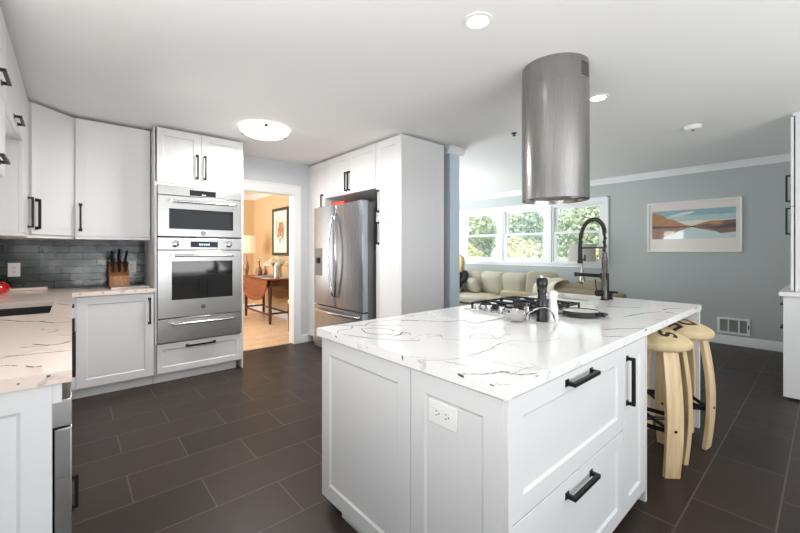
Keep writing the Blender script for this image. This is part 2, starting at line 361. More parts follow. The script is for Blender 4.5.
# windows: casing (trim) and three sash units
m = MB(); c0, c1 = 2.375, 5.50
m.box(6.602, 6.62, c0, c1, wz1, 2.14); m.box(6.602, 6.62, c0, c1, .965, wz0-.012); m.box(6.602, 6.62, c0, 2.45, wz0-.012, wz1); m.box(6.602, 6.62, 5.38, c1, wz0-.012, wz1)
m.box(6.602, 6.62, 4.37, 4.48, wz0-.012, wz1); m.box(6.602, 6.62, 3.34, 3.45, wz0-.012, wz1); m.box(6.575, 6.64, c0-.02, c1+.02, wz0-.03, wz0-.004)
m.box(6.595, 6.602, c0-.012, c0+.02, .965, 2.15); m.box(6.595, 6.602, c0-.012, c1+.01, 2.128, 2.15)
struct(m.build('trim_6', M_trim, bev=.003))
for i, (a, b) in enumerate(WIN):
    w = bpy.data.objects.new('window_%d' % (i+1), None); COL.objects.link(w); w.location = (6.68, (a+b)/2, wz0); WL[w] = Vector(w.location); struct(w)
    m = MB(); t = .03
    for bx in ((a, a+t, wz0, wz1), (b-t, b, wz0, wz1), (a+t, b-t, wz0, wz0+t), (a+t, b-t, wz1-t, wz1)): m.box(6.625, 6.74, *bx)
    m.build('window_frame', M_trim, w, .003)
    zm = 1.575; g = .048
    for nm, xa, z0, z1 in (('lower_sash', 6.64, wz0+t, zm+.025), ('upper_sash', 6.68, zm-.02, wz1-t)):
        m = MB(); a2, b2 = a+t, b-t
        for bx in ((a2, a2+g, z0, z1), (b2-g, b2, z0, z1), (a2+g, b2-g, z0, z0+g*.85), (a2+g, b2-g, z1-g*.8, z1)): m.box(xa, xa+.034, *bx)
        s_ = m.build(nm, M_trim, w, .003)
        MB().box(xa+.014, xa+.018, a2+g-.004, b2-g+.004, z0+g*.8, z1-g*.75).build('pane', M_glass, s_)
    MB().box(6.628, 6.64, (a+b)/2-.03, (a+b)/2+.03, zm+.02, zm+.035).build('sash_lock', M_trim, w, .002)
# tile backsplash on the back wall
sp = MB().box(-.63, .574, 4.716, 4.7295, .906, 1.36).build('wall_backsplash', M_splash, base=(0, 0, 0)); struct(sp)
# ------------------------------------------------------------------ kitchen island
nx, ny, px_, py_ = -X, -Y, X, Y
def door(root, O, U, N, w, h, hc=None, ha=None, hl=.22, name='door', rail=.065, m=None, dep=.007):
    d = MB().shaker(O, U, N, w, h, rail=rail, dep=dep).build(name, m or M_white, root, 0, 25)
    if hc is not None:
        C = Vector(O)+Vector(U)*hc[0]+Z*hc[1]+Vector(N)*.02
        MB().handle(C, ha, N, hl).build('handle', M_black, d, .001)
    return d
t = thing('drawer_cabinet', 'white island cabinet with two deep drawers and black bar handles', 'cabinet', (1.39, .8, 0))
MB().box(.952, 1.848, .621, 1.002, .05, .829).build('body', M_white, t, .001)
MB().box(.99, 1.848, .70, 1.0, 0, .05).build('toe_kick', M_white, t)
door(t, (.950, .62, .455), X, ny, .898, .368, (.449, .335), X, .215, 'drawer')
door(t, (.950, .62, .06), X, ny, .898, .39, (.449, .338), X, .215, 'drawer')
e = MB().shaker((.95, 1.003, .05), -Y, nx, .389, .771, rail=.068).build('end_panel', M_white, t, 0, 25)
MB().box(.931, .952, .596, .6145, .05, .829).build('corner_stile', M_white, t, .001)

t = thing('narrow_cabinet', 'narrow white island cabinet with one tall door beside the stools', 'cabinet', (2.0, .8, 0))
MB().box(1.850, 2.145, .621, 1.0, .05, .829).build('body', M_white, t, .001)
MB().box(1.850, 2.145, .70, .99, 0, .05).build('toe_kick', M_white, t)
MB().box(2.147, 2.166, .597, 1.0, 0, .829).build('side_panel', M_white, t, .001)
door(t, (1.852, .62, .06), X, ny, .292, .762, (.04, .603), Z, .215)

t = thing('base_cabinet', 'white shaker-panelled island cabinet at the corner nearest the refrigerator', 'cabinet', (1.6, 1.33, 0))
MB().box(.952, 2.166, 1.006, 1.648, .05, .829).build('body', M_white, t, .001)
MB().box(.955, 2.166, 1.006, 1.505, 0, .05).build('toe_kick', M_white, t)
MB().shaker((.95, 1.649, .05), -Y, nx, .643, .771, rail=.07).build('end_panel', M_white, t, 0, 25)
for k in range(2):
    door(t, (1.56-k*.605, 1.649, .06), X, py_, .598, .762, (.54 if k else .06, .62), Z)
t = thing('sink_base_cabinet', 'white island cabinet under the prep sink, behind the stools', 'cabinet', (2.77, 1.33, 0))
MB().box(2.17, 3.315, 1.006, 1.648, .05, .64).build('body', M_white, t, .001)
MB().box(2.17, 3.315, 1.006, 1.57, 0, .05).build('toe_kick', M_white, t)
MB().box(2.17, 3.315, 1.006, 1.02, .64, .829).build('front_panel', M_white, t)
for k in range(2): door(t, (2.745-k*.572, 1.649, .06), X, py_, .567, .762, (.50 if k else .06, .62), Z)
tag(MB().box(3.322, 3.36, .598, 1.66, 0, .8305).build('end_panel_support', M_white, bev=.001), 'white upright slab carrying the far end of the island worktop', 'end panel')

def ribbon(mb, pts, w, z):
    P = [Vector((x, y, 0)) for x, y in pts]; Q = []
    for i in range(len(P)-1):          # smooth the polyline and roughen its width
        p0, p1, p2, p3 = P[max(i-1, 0)], P[i], P[i+1], P[min(i+2, len(P)-1)]
        for k in range(6):
            u = k/6; Q.append(.5*((2*p1)+(p2-p0)*u+(2*p0-5*p1+4*p2-p3)*u*u+(3*p1-p0-3*p2+p3)*u**3))
    Q.append(P[-1]); n = len(Q); L = []; R = []
    for i, q in enumerate(Q):
        t = (Q[min(i+1, n-1)]-Q[max(i-1, 0)]).normalized(); s = Vector((-t.y, t.x, 0))
        j = s*random.uniform(-.0022, .0022); ww = w*.5*random.uniform(.35, 1.1)*(.35 if i in (0, n-1) else 1)
        L.append(q+s*ww+j+Z*z); R.append(q-s*ww+j+Z*z)
    for i in range(n-1): mb.quad(L[i], R[i], R[i+1], L[i+1])
ISLAND_VEINS = [(0.006, [(1.013, 1.666), (1.077, 1.6), (1.173, 1.526), (1.248, 1.469), (1.266, 1.435)]), (0.004, [(1.071, 1.591), (1.027, 1.538), (0.97, 1.544), (0.927, 1.5)]), (0.005, [(1.152, 1.356), (1.16, 1.408), (1.13, 1.47), (1.08, 1.501), (1.059, 1.489), (1.033, 1.419), (1.038, 1.372), (1.092, 1.325), (1.108, 1.284), (1.156, 1.28)]), (0.004, [(1.128, 1.555), (1.192, 1.599), (1.34, 1.577), (1.432, 1.469)]), (0.004, [(0.929, 1.479), (0.974, 1.328), (1.024, 1.243), (1.083, 1.164), (1.12, 1.149)]), (0.007, [(1.075, 1.276), (1.127, 1.287), (1.172, 1.314), (1.165, 1.253)]), (0.005, [(1.356, 1.549), (1.445, 1.452), (1.512, 1.362), (1.588, 1.326)]), (0.003, [(1.084, 1.176), (1.2, 1.216), (1.254, 1.168), (1.221, 1.114), (1.218, 1.07), (1.307, 1.02), (1.374, 0.96), (1.393, 0.924)]), (0.003, [(1.306, 1.028), (1.366, 1.062), (1.429, 1.015), (1.39, 0.955)]), (0.003, [(0.906, 0.991), (0.942, 0.946), (0.973, 0.898), (1.014, 0.868), (1.047, 0.859)]), (0.004, [(1.071, 0.86), (1.149, 0.859), (1.214, 0.863), (1.3, 0.885), (1.348, 0.882)]), (0.002, [(1.071, 0.86), (1.087, 0.786), (1.094, 0.695)]), (0.006, [(0.886, 0.752), (0.92, 0.736), (0.968, 0.694), (1.02, 0.677), (1.034, 0.657)]), (0.003, [(0.898, 0.63), (0.914, 0.617), (0.938, 0.596)]), (0.005, [(1.008, 0.678), (1.018, 0.673), (1.036, 0.628), (1.087, 0.577)]), (0.002, [(1.096, 0.697), (1.108, 0.652), (1.138, 0.604)]), (0.003, [(1.36, 0.884), (1.417, 0.882), (1.448, 0.825), (1.503, 0.784), (1.6, 0.768)]), (0.003, [(1.37, 0.97), (1.409, 0.947), (1.49, 0.968), (1.492, 0.945)]), (0.002, [(1.013, 0.641), (1.103, 0.646), (1.157, 0.631)]), (0.007, [(1.934, 0.722), (2.019, 0.671), (2.099, 0.61), (2.105, 0.577)]), (0.005, [(1.777, 0.657), (1.832, 0.621), (1.853, 0.578)]), (0.008, [(2.886, 0.703), (2.976, 0.683), (3.042, 0.608)]), (0.012, [(2.79, 0.668), (2.761, 0.618)]), (0.008, [(2.749, 0.997), (2.795, 0.929), (2.879, 0.837)]), (0.005, [(2.384, 0.777), (2.617, 0.745), (2.786, 0.686)])]
RUN_VEINS = [(0.01, [(-0.271, 2.724), (-0.232, 2.676), (-0.185, 2.601), (-0.12, 2.544), (-0.071, 2.454), (-0.0, 2.439)]), (0.006, [(-0.174, 1.754), (-0.148, 1.761), (-0.13, 1.757), (-0.083, 1.75), (-0.003, 1.73)]), (0.008, [(-0.11, 1.941), (-0.074, 1.89), (-0.036, 1.876), (-0.003, 1.908)]), (0.004, [(-0.14, 1.893), (-0.099, 1.886), (-0.062, 1.869)]), (0.005, [(-0.162, 1.634), (-0.145, 1.629), (-0.123, 1.604)]), (0.008, [(-0.105, 1.583), (-0.082, 1.55), (-0.069, 1.557)]), (0.008, [(-0.184, 2.783), (-0.133, 2.82), (-0.077, 2.788)]), (0.01, [(-0.073, 3.323), (-0.005, 3.169)])]
def slab_hole(mb, x0, x1, y0, y1, z0, z1, hx0, hx1, hy0, hy1):
    o = [(x0, y0), (x1, y0), (x1, y1), (x0, y1)]; h = [(hx0, hy0), (hx1, hy0), (hx1, hy1), (hx0, hy1)]
    vs = [(x, y, z) for z in (z0, z1) for x, y in o+h]; fs = []
    for i in range(4):
        j = (i+1) % 4
        fs += [(i, j, 4+j, 4+i), (8+i, 8+j, 12+j, 12+i), (i, j, 8+j, 8+i), (4+i, 4+j, 12+j, 12+i)]
    mb.add(vs, fs)
ix0, ix1, iy0, iy1, iz = .914, 3.365, .592, 1.672, .869
m = MB(); slab_hole(m, ix0, ix1, iy0, iy1, .831, iz, 2.955, 3.285, 1.205, 1.56)
_top = ('white island worktop with grey veins, holding the cooktop and black faucet', 'countertop')
for w, pts in ISLAND_VEINS:
    m.cur = 1 if w >= .004 else 2
    pts = [(min(max(x, ix0+.004), ix1-.004), min(max(y, iy0+.004), iy1-.004)) for x, y in pts]
    if len(pts) > 1: ribbon(m, pts, w*1.4, iz+.0005)
m.cur = 1
for y, z, w, h in ((1.545, .862, .008, .005), (1.49, .856, .012, .009), (1.03, .857, .008, .02), (.755, .861, .024, .011), (.64, .862, .014, .005), (1.25, .853, .003, .014)):
    m.quad((ix0-.0006, y-w/2, z-h/2), (ix0-.0006, y+w/2, z-h/2*.4), (ix0-.0006, y+w/2, z+h/2), (ix0-.0006, y-w/2, z+h/2*.6))
for x, z, w, h in ((1.08, .864, .016, .004), (1.16, .858, .006, .004), (2.13, .861, .03, .009), (3.2, .861, .05, .008)):
    m.quad((x-w/2, iy0-.0006, z-h/2), (x+w/2, iy0-.0006, z-h/3), (x+w/2, iy0-.0006, z+h/2), (x-w/2, iy0-.0006, z+h/3))
tag(m.build('worktop', [M_marble, M_vein, M_veinsoft], smooth=0), *_top)

def outlet(name, O, U, N, w, h, label, horizontal=False, decora=True):
    O, U, N = Vector(O), Vector(U), Vector(N)
    t = thing(name, label, 'outlet', O)
    def pl(mb, a, b, ww, hh, d0, d1):
        c = [O+U*(a+i*ww/2)+Z*(b+j*hh/2)+N*d0 for i, j in ((-1, -1), (1, -1), (1, 1), (-1, 1))]; mb.extr(c, N*(d1-d0))
    mb = MB(); pl(mb, 0, 0, w, h, .0005, .006); mb.build('cover_plate', M_plastic, t, .002)
    for s in (-1, 1):
        a, b = (s*w*.17, 0) if horizontal else (0, s*h*.17)
        q = MB(); pl(q, a, b, w*.3 if horizontal else w*.5, h*.5 if horizontal else h*.3, .006, .008); r = q.build('receptacle', M_plastic, t, .001)
        q = MB(); k = min(w, h)
        if horizontal:
            pl(q, a-.004, .008, .007, .003, .008, .0085); pl(q, a-.004, -.006, .007, .003, .008, .0085); pl(q, a+.008, .001, .005, .005, .008, .0085)
        else:
            pl(q, -.007, b+.004, .003, .008, .008, .0085); pl(q, .007, b+.004, .003, .008, .008, .0085); pl(q, 0, b-.007, .005, .005, .008, .0085)
        q.build('slots', M_slot, r)
    return t
outlet('wall_outlet', (.938, .85, .70), -Y, nx, .125, .076, 'white double outlet set sideways in the island end panel', True)

# prep sink and faucet of the island
t = thing('prep_sink', 'square steel prep sink sunk in the island worktop', 'sink', (3.12, 1.38, .68))
m = MB(); a = (2.957, 3.283, 1.207, 1.558); d = .004
m.box(a[0], a[1], a[2], a[3], .70, .705); m.box(a[0], a[0]+d, a[2], a[3], .705, .83); m.box(a[1]-d, a[1], a[2], a[3], .705, .83); m.box(a[0]+d, a[1]-d, a[2], a[2]+d, .705, .83); m.box(a[0]+d, a[1]-d, a[3]-d, a[3], .705, .83)
m.build('basin', M_steel, t); MB().lathe((3.12, 1.38, .7055), [(0, 0), (.04, 0), (.042, .003), (.03, .004), (0, .002)], 20).build('drain', M_chrome, t)

t = thing('kitchen_faucet', 'tall black spring-neck faucet standing on the island worktop', 'faucet', (3.105, 1.14, iz))
fx, fy = 3.105, 1.14
MB().lathe((fx, fy, iz), [(.032, 0), (.032, .006), (.024, .012), (.024, .20), (.021, .205), (.021, .33), (.016, .335), (.016, .37)], 24).build('post', M_darkchrome, t, 0, 40)
arch = [(fx, fy, 1.238)]
for k in range(0, 25):
    a = PI*k/24; arch.append((fx, fy+.088*(1-math.cos(a))+.0003*k, 1.39+.135*math.sin(a)-(.05*(k/24))))
arch += [(fx, fy+.186, 1.30)]
m = MB(); m.tube(arch, .0085, 10); hose = m.build('hose', M_black, t)
cp = []      # coil around the hose
def along(pts, u):
    i = min(int(u*(len(pts)-1)), len(pts)-2); f = u*(len(pts)-1)-i; return Vector(pts[i]).lerp(Vector(pts[i+1]), f), (Vector(pts[i+1])-Vector(pts[i])).normalized()
for k in range(900):
    p, tg = along(arch, k/899); n1 = X; n2 = tg.cross(n1).normalized(); a = k*2*PI/14; cp.append(p+n1*.0135*math.cos(a)+n2*.0135*math.sin(a))
MB().tube(cp, .0032, 5).build('spring_coil', M_darkchrome, t, 0, 80)
hy = fy+.186
MB().lathe((fx, hy, 1.15), [(.019, 0), (.021, .01), (.017, .04), (.016, .11), (.013, .15), (.012, .16)], 20).build('spray_head', M_black, t, 0, 40)
MB().box(fx-.006, fx+.006, hy-.04, hy-.012, 1.175, 1.188).box(fx-.006, fx+.006, hy-.043, hy-.033, 1.17, 1.22).build('spray_lever', M_black, t, .002)
MB().tube([(fx, fy, 1.275), (fx, hy, 1.275)], .006, 10).build('brace_rod', M_black, t)
m = MB(); m.box(fx-.018, fx+.018, fy-.026, fy+.026, 1.03, 1.08); m.tube([(fx, fy+.02, 1.056), (fx, hy+.025, 1.06)], .014, 12); m.lathe((fx, hy+.025, 1.043), [(.022, 0), (.022, .034)], 20)
m.build('docking_arm', M_black, t, .002, 40)
MB().lathe((fx-.02, fy+.012, .925), [(.022, 0), (.026, .012), (.024, .045)], 20, (-.8, .5, 0)).build('valve_knob', M_black, t, 0, 40)
MB().tube([(fx-.04, fy+.03, .93), (fx-.045, fy+.045, .96), (fx-.047, fy+.05, 1.03)], .005, 8).build('lever', M_black, t)
MB().tube([(fx+.026, fy-.018, iz), (fx+.026, fy-.018, 1.07)], .005, 8).build('hose_guide', M_black, t)
t = thing('soap_dispenser', 'short black soap dispenser beside the island faucet', 'soap dispenser', (3.20, 1.135, iz))
MB().lathe((3.20, 1.135, iz), [(.024, 0), (.024, .006), (.017, .01), (.017, .035), (.020, .04), (.020, .05)], 20).build('pump', M_black, t, 0, 40)
MB().box(3.188, 3.212, 1.08, 1.155, iz+.05, iz+.066).build('spout', M_black, t, .003)

# ------------------------------------------------------------------ cooktop and what stands round it
t = thing('gas_cooktop', 'stainless gas cooktop with black cast-iron grates in the island', 'cooktop', (2.23, 1.32, iz))
MB().box(1.945, 2.53, 1.06, 1.585, iz+.0012, iz+.0065).build('plate', mat('pale_steel_plate', (214, 214, 214), .22, .7), t, .002)
for k, y in enumerate((1.49, 1.40, 1.31, 1.22)):
    kb = MB().lathe((1.972, y, iz+.0065), [(.023, 0), (.023, .012), (.019, .014), (.019, .034), (.017, .037), (0, .037)], 24).build('knob', M_chrome, t, 0, 40)
    MB().box(1.969, 1.975, y-.017, y+.017, iz+.0435, iz+.047).build('pointer', M_dark, kb)
gz = iz+.042
for k in range(3):
    xa, xb = 2.005+k*.173, 2.005+k*.173+.168; ya, yb = 1.075, 1.57; xm = (xa+xb)/2; b = .006
    m = MB()
    m.box(xa, xa+2*b, ya, yb, gz-.012, gz); m.box(xb-2*b, xb, ya, yb, gz-.012, gz); m.box(xa+2*b, xb-2*b, ya, ya+2*b, gz-.012, gz); m.box(xa+2*b, xb-2*b, yb-2*b, yb, gz-.012, gz)
    for yy in ((1.20, 1.45) if k != 1 else (1.32,)):
        m.box(xa+2*b, xm-.035, yy-b, yy+b, gz-.012, gz+.004); m.box(xm+.035, xb-2*b, yy-b, yy+b, gz-.012, gz+.004)
        m.box(xm-b, xm+b, yy+.035, min(yy+.095, yb-2*b), gz-.012, gz+.004); m.box(xm-b, xm+b, max(yy-.095, ya+2*b), yy-.035, gz-.012, gz+.004)
    for xx in (xa+b, xb-b):
        for yy in (ya+b, yb-b): m.box(xx-b, xx+b, yy-b, yy+b, iz+.0065, gz-.012)
    m.build('grate', M_iron, t, .0015)
    for yy in ((1.20, 1.45) if k != 1 else (1.32,)):
        bu = MB().lathe((xm, yy, iz+.0065), [(.045, 0), (.042, .008), (.034, .01), (.034, .016)], 24).build('burner', M_iron, t, 0, 40)
        MB().lathe((xm, yy, iz+.0225), [(.03, 0), (.031, .004), (.028, .008), (0, .009)], 24).build('burner_cap', M_dark, bu, 0, 40)

t = thing('pepper_mill', 'tall black turned pepper mill with a steel top on the island', 'pepper mill', (1.915, 1.02, iz))
MB().lathe((1.915, 1.02, iz+.0006), [(.029, 0), (.030, .02), (.027, .05), (.031, .085), (.029, .11), (.022, .135), (.021, .15), (.026, .165), (.024, .172), (.024, .18), (.029, .195), (.030, .225), (.024, .234), (.010, .236)], 28).build('body', mat('black_lacquer', (26, 25, 24), .3), t, 0, 50)
MB().lathe((1.915, 1.02, iz+.236), [(.009, 0), (.009, .006), (.006, .012), (0, .013)], 16).build('finial', M_chrome, t, 0, 50)
t = thing('salt_mill', 'short white turned salt mill standing behind the black pepper mill', 'salt mill', (1.965, .985, iz))
MB().lathe((1.965, .985, iz+.0006), [(.028, 0), (.029, .02), (.026, .045), (.028, .07), (.021, .1), (.02, .115), (.025, .125), (.025, .13)], 24).build('body', M_plastic, t, 0, 50)
MB().lathe((1.965, .985, iz+.1306), [(.023, 0), (.026, .012), (.024, .03), (.012, .036), (0, .037)], 24).build('top', M_plastic, t, 0, 50)
t = thing('steel_shaker', 'small steel cylinder shaker beside the black pepper mill', 'shaker', (1.885, 1.092, iz))
MB().lathe((1.885, 1.092, iz+.0006), [(.016, 0), (.016, .075)], 20).build('body', M_chrome, t, 0, 40)
MB().lathe((1.885, 1.092, iz+.0756), [(.0165, 0), (.0165, .012), (.012, .017), (0, .018)], 20).build('cap', M_darkchrome, t, 0, 40)
t = thing('ladle', 'stainless steel ladle with a long curved handle lying on the island', 'ladle', (1.80, 1.11, iz))
bc = Vector((1.80, 1.11, iz)); R_ = Vector((.555, -.832, 0))
MB().lathe(bc+Z*.0006, [(0, 0), (.022, .001), (.043, .010), (.058, .028), (.065, .050), (.067, .055), (.062, .051), (.055, .030), (.040, .014), (.02, .005), (0, .004)], 32).build('bowl', M_chrome, t, 0, 50)
pts = [bc+R_*a+Z*b for a, b in ((.060, .046), (.09, .064), (.12, .080), (.145, .084), (.17, .074), (.19, .048), (.204, .006))]
secs = []
for i, p in enumerate(pts):
    tg = (pts[min(i+1, 6)]-pts[max(i-1, 0)]).normalized(); sd = Vector((.6587, .7524, 0)); n_ = sd.cross(tg).normalized(); w = .009+.005*i/6
    secs.append([p+sd*w+n_*.0022, p+sd*w-n_*.0022, p-sd*w-n_*.0022, p-sd*w+n_*.0022])
m = MB(); m.sweep(secs); m.build('handle', M_chrome, t, .001, 60)
t = thing('griddle_plate', 'round black plate with a cut-out side handle on the island', 'griddle', (2.245, .965, iz))
cx, cy = 2.245, .955
MB().lathe((cx, cy, iz+.0006), [(.085, 0), (.10, .004), (.104, .03), (.10, .034), (.097, .03), (.096, .027)], 48).build('plate', mat('glossy_black_enamel', (30, 30, 30), .1, coat=.6), t, 0, 40)
hd = (Vector((.15, -.99, 0))).normalized(); sd = Vector((-hd.y, hd.x, 0)); c0 = Vector((cx, cy, iz+.012))
m = MB(); a = [c0+hd*.095+sd*.045, c0+hd*.135+sd*.04, c0+hd*.135+sd*-.04, c0+hd*.095-sd*.045]; b = [c0+hd*.10+sd*.032, c0+hd*.122+sd*.028, c0+hd*.122-sd*.028, c0+hd*.10-sd*.032]
for i in range(3): m.extr([a[i], a[i+1], b[i+1], b[i]], Z*.014)
m.build('handle', M_black, t, .002)
MB().lathe((cx, cy, iz+.0275), [(0, 0), (.0955, 0), (.0955, .003), (0, .0035)], 48).build('top_disc', mat('pale_glazed_disc', (214, 212, 208), .12), t, 0, 40)
tag(MB().box(1.605, 1.885, 1.215, 1.60, iz+.0006, iz+.006).build('glass_board', mat('white_glass', (232, 233, 233), .08), bev=.002), 'flat white glass board lying on the island left of the cooktop knobs', 'board')

# ------------------------------------------------------------------ range hood over the island
t = thing('range_hood', 'tall stainless cylinder range hood hanging from the ceiling over the island', 'range hood', (2.36, 1.17, 1.575))
hc = Vector((2.36, 1.17, 0))
MB().lathe(hc+Z*1.575, [(.190, .03), (.196, 0), (.204, .002), (.204, .715)], 72, caps=False).build('canopy', M_hood, t, 0, 40)
MB().lathe(hc+Z*2.2905, [(.204, -.002), (.2015, .0), (.2015, CE-2.2915)], 72, caps=False).build('chimney_collar', M_hood, t, 0, 40)
MB().lathe(hc+Z*1.60, [(0, 0), (.19, 0), (.19, .01), (0, .01)], 48).build('filter', M_steel, t, 0, 40)
for k in range(2):
    q = hc+Vector((.09*(-1 if k else 1), -.09*(-1 if k else 1), 1.597)); MB().lathe(q, [(.0, -.002), (.022, -.002), (.024, .002)], 20).build('hood_lamp', M_plastic, t)
m = MB()
for i in range(6):       # louvre slots, facing the stools
    z = 2.318+i*.0145; a0, a1 = math.radians(-106), math.radians(-79)
    pr = [(hc.x+.2022*math.cos(a0+(a1-a0)*k/5), hc.y+.2022*math.sin(a0+(a1-a0)*k/5)) for k in range(6)]
    for k in range(5): m.quad((*pr[k], z), (*pr[k+1], z), (*pr[k+1], z+.0065), (*pr[k], z+.0065))
m.build('vent_slots', M_dark, t, smooth=0)
# ------------------------------------------------------------------ left run: cabinets, dishwasher, sink, worktop
t = thing('end_cabinet', 'white shaker end panel closing the left run beside the dishwasher', 'cabinet', (-.33, 1.47, 0))
MB().box(-.63, -.043, 1.48, 1.495, .0, .869).build('body', M_white, t, .001)
MB().shaker((-.63, 1.48, .1), X, ny, .587, .769, rail=.063).build('end_panel', M_white, t, 0, 25)
MB().box(-.043, -.022, 1.462, 1.495, .812, .869).build('filler_strip', M_white, t, .001)
t = thing('dishwasher', 'stainless dishwasher at the end of the left run', 'dishwasher', (-.3, 1.8, 0))
MB().box(-.60, -.046, 1.498, 2.095, .10, .862).build('body', M_steelside, t, .002)
MB().box(-.045, -.001, 1.499, 2.094, .728, .808).build('control_panel', M_steel, t, .002)
d = MB().box(-.040, .0, 1.499, 2.094, .115, .722).build('door', M_steel, t, .003)
MB().handle((0, 1.60, .475), Z, X, .105, .016, .01, .012).build('handle', M_black, d, .001)
MB().box(-.56, -.07, 1.50, 2.09, .001, .10).build('toe_kick', M_dark, t)
t = thing('sink_base_cabinet', 'white cabinet under the black sink in the left run', 'cabinet', (-.3, 2.9, 0))
MB().box(-.63, -.021, 2.10, 3.70, .10, .64).build('body', M_white, t); MB().box(-.6, -.075, 2.1, 3.7, 0, .1).build('toe_kick', M_white, t)
MB().box(-.05, -.021, 2.10, 3.70, .64, .869).build('face_rail', M_white, t)
for k in range(3): door(t, (-.02-.02, 2.103+k*.533, .105), Y, px_, .53, .76, ((.47 if k != 1 else .06) if k != 2 else .06, .6), Z, .215)
t = thing('corner_cabinet', 'white base cabinet in the back left corner under the worktop', 'cabinet', (-.3, 4.2, 0))
MB().box(-.63, -.021, 3.705, 4.70, .10, .869).build('body', M_white, t); MB().box(-.6, -.075, 3.705, 4.7, 0, .1).build('toe_kick', M_white, t)
door(t, (-.04, 3.708, .105), Y, px_, .36, .55); door(t, (-.04, 3.708, .66), Y, px_, .36, .205, (.18, .16), Y, .16, 'drawer', .05)
t = thing('base_cabinet', 'white shaker base cabinet under the knife block, left of the ovens', 'cabinet', (.29, 4.4, 0))
MB().box(-.018, .572, 4.137, 4.70, .095, .869).build('body', M_white, t); MB().box(-.07, .572, 4.19, 4.70, 0, .095).build('toe_kick', M_white, t)
MB().box(-.018, .022, 4.118, 4.137, .095, .869).build('filler_strip', M_white, t, .001)
door(t, (.025, 4.136, .098), X, ny, .545, .765, (.513, .60), Z, .235)
m = MB(); x0, x1, y0, y1 = -.634, 0.0, 1.452, 4.09; h = (-.52, -.094, 2.86, 3.56); z0, z1 = .870, .905
o = [(x0, y0), (x1, y0), (x1, y1), (.576, y1), (.576, 4.715), (x0, 4.715)]; hh = [(h[0], h[2]), (h[1], h[2]), (h[1], h[3]), (h[0], h[3])]
vs = [(x, y, z) for z in (z0, z1) for x, y in o+hh]; fs = []
cap = [(0, 1, 7, 6), (1, 2, 8, 7), (2, 3, 4), (2, 4, 5, 9, 8), (5, 0, 6, 9)]
cap = [(0, 1, 7, 6), (1, 2, 8, 7), (2, 3, 4), (2, 4, 5), (2, 5, 9, 8), (5, 0, 6, 9)]
for c in cap: fs += [c[::-1], tuple(10+i for i in c)]
for i in range(6): j = (i+1) % 6; fs.append((i, j, 10+j, 10+i))
for i in range(4): j = (i+1) % 4; fs.append((6+i, 6+j, 16+j, 16+i))
m.add(vs, fs)
_top = ('veined stone worktop coloured as if warmly lit, running along the left wall and the back wall', 'countertop')
for w, pts in RUN_VEINS:
    m.cur = 1
    pts = [(min(max(x, -.62), -.004), max(y, 1.46)) for x, y in pts]; ribbon(m, pts, w, .9055)
m.cur = 1
for x, z, w, hh_ in ((-.05, .896, .008, .008), (-.11, .888, .006, .005), (-.155, .886, .014, .003), (-.2, .885, .01, .004)):
    m.quad((x-w/2, 1.4514, z-hh_/2), (x+w/2, 1.4514, z-hh_/3), (x+w/2, 1.4514, z+hh_/2), (x-w/2, 1.4514, z+hh_/3))
for x in (.05, .20, .43, .51):
    m.quad((x-.008, 4.0894, .889), (x+.008, 4.0894, .891), (x+.008, 4.0894, .896), (x-.008, 4.0894, .895))
tag(m.build('worktop', [M_marblewarm, M_veinbrown], smooth=0), *_top)
t = thing('kitchen_sink', 'black composite sink set into the left stone worktop', 'sink', (-.3, 3.2, .66))
m = MB(); a = (-.522, -.092, 2.858, 3.562); d = .006
m.box(a[0], a[1], a[2], a[3], .68, .686); m.box(a[0]-d, a[0], a[2], a[3], .68, .869); m.box(a[1], a[1]+d, a[2], a[3], .68, .869); m.box(a[0], a[1], a[2]-d, a[2], .68, .869); m.box(a[0], a[1], a[3], a[3]+d, .68, .869)
m.build('basin', M_sink, t); MB().lathe((-.3, 3.2, .6865), [(0, 0), (.05, 0), (.055, .004), (0, .003)], 20).build('drain', M_chrome, t)

# ------------------------------------------------------------------ wall cabinets
UZ = 1.378; UT = 2.41
t = thing('wall_cabinet', 'single-door white wall cabinet over the knife block, left of the ovens', 'cabinet', (.29, 4.5, UZ), 'x')
del t['group']
MB().box(.02, .570, 4.331, 4.712, UZ, UT).build('body', M_white, t); MB().box(.02, .570, 4.312, 4.712, UZ-.024, UZ-.001).build('light_rail', M_white, t, .001)
door(t, (.022, 4.33, UZ+.002), X, ny, .546, UT-UZ-.004, (.034, .165), Z, .235, dep=.0025)
t = thing('corner_wall_cabinet', 'diagonal-fronted white wall cabinet in the back left corner', 'cabinet', (-.3, 4.4, UZ))
s2 = math.sqrt(.5); off = .0205*s2*2
MB().prism([(-.252, 4.056+off), (.016-.002, 4.325+off-.002), (.016, 4.36), (.016, 4.712), (-.63, 4.712), (-.63, 4.056), (-.275, 4.056)], UZ, UT).build('body', M_white, t)
MB().prism([(-.252, 4.075), (.014, 4.342), (.014, 4.70), (-.63, 4.70), (-.63, 4.06), (-.27, 4.06)], UZ-.024, UZ-.001).build('light_rail', M_white, t)
U_ = Vector((s2, s2, 0)); N_ = Vector((s2, -s2, 0))
door(t, Vector((-.252, 4.056+off, UZ+.002))+U_*.004, U_, N_, .374, UT-UZ-.004, (.036, .16), Z, .235, dep=.0025)
t = thing('wall_cabinet', 'white wall cabinet on the left wall, between the sink and the corner', 'cabinet', (-.44, 3.84, UZ))
MB().box(-.63, -.274, 3.634, 4.053, UZ, UT).build('body', M_white, t); MB().box(-.63, -.255, 3.634, 4.055, UZ-.024, UZ-.001).build('light_rail', M_white, t, .001)
door(t, (-.273, 3.636, UZ+.002), Y, px_, .417, UT-UZ-.004, (.37, .165), Z, .235, dep=.0025)
t = thing('bridge_cabinet', 'short white flip-up cabinet bridging the gap over the sink', 'cabinet', (-.44, 3.18, 2.0))
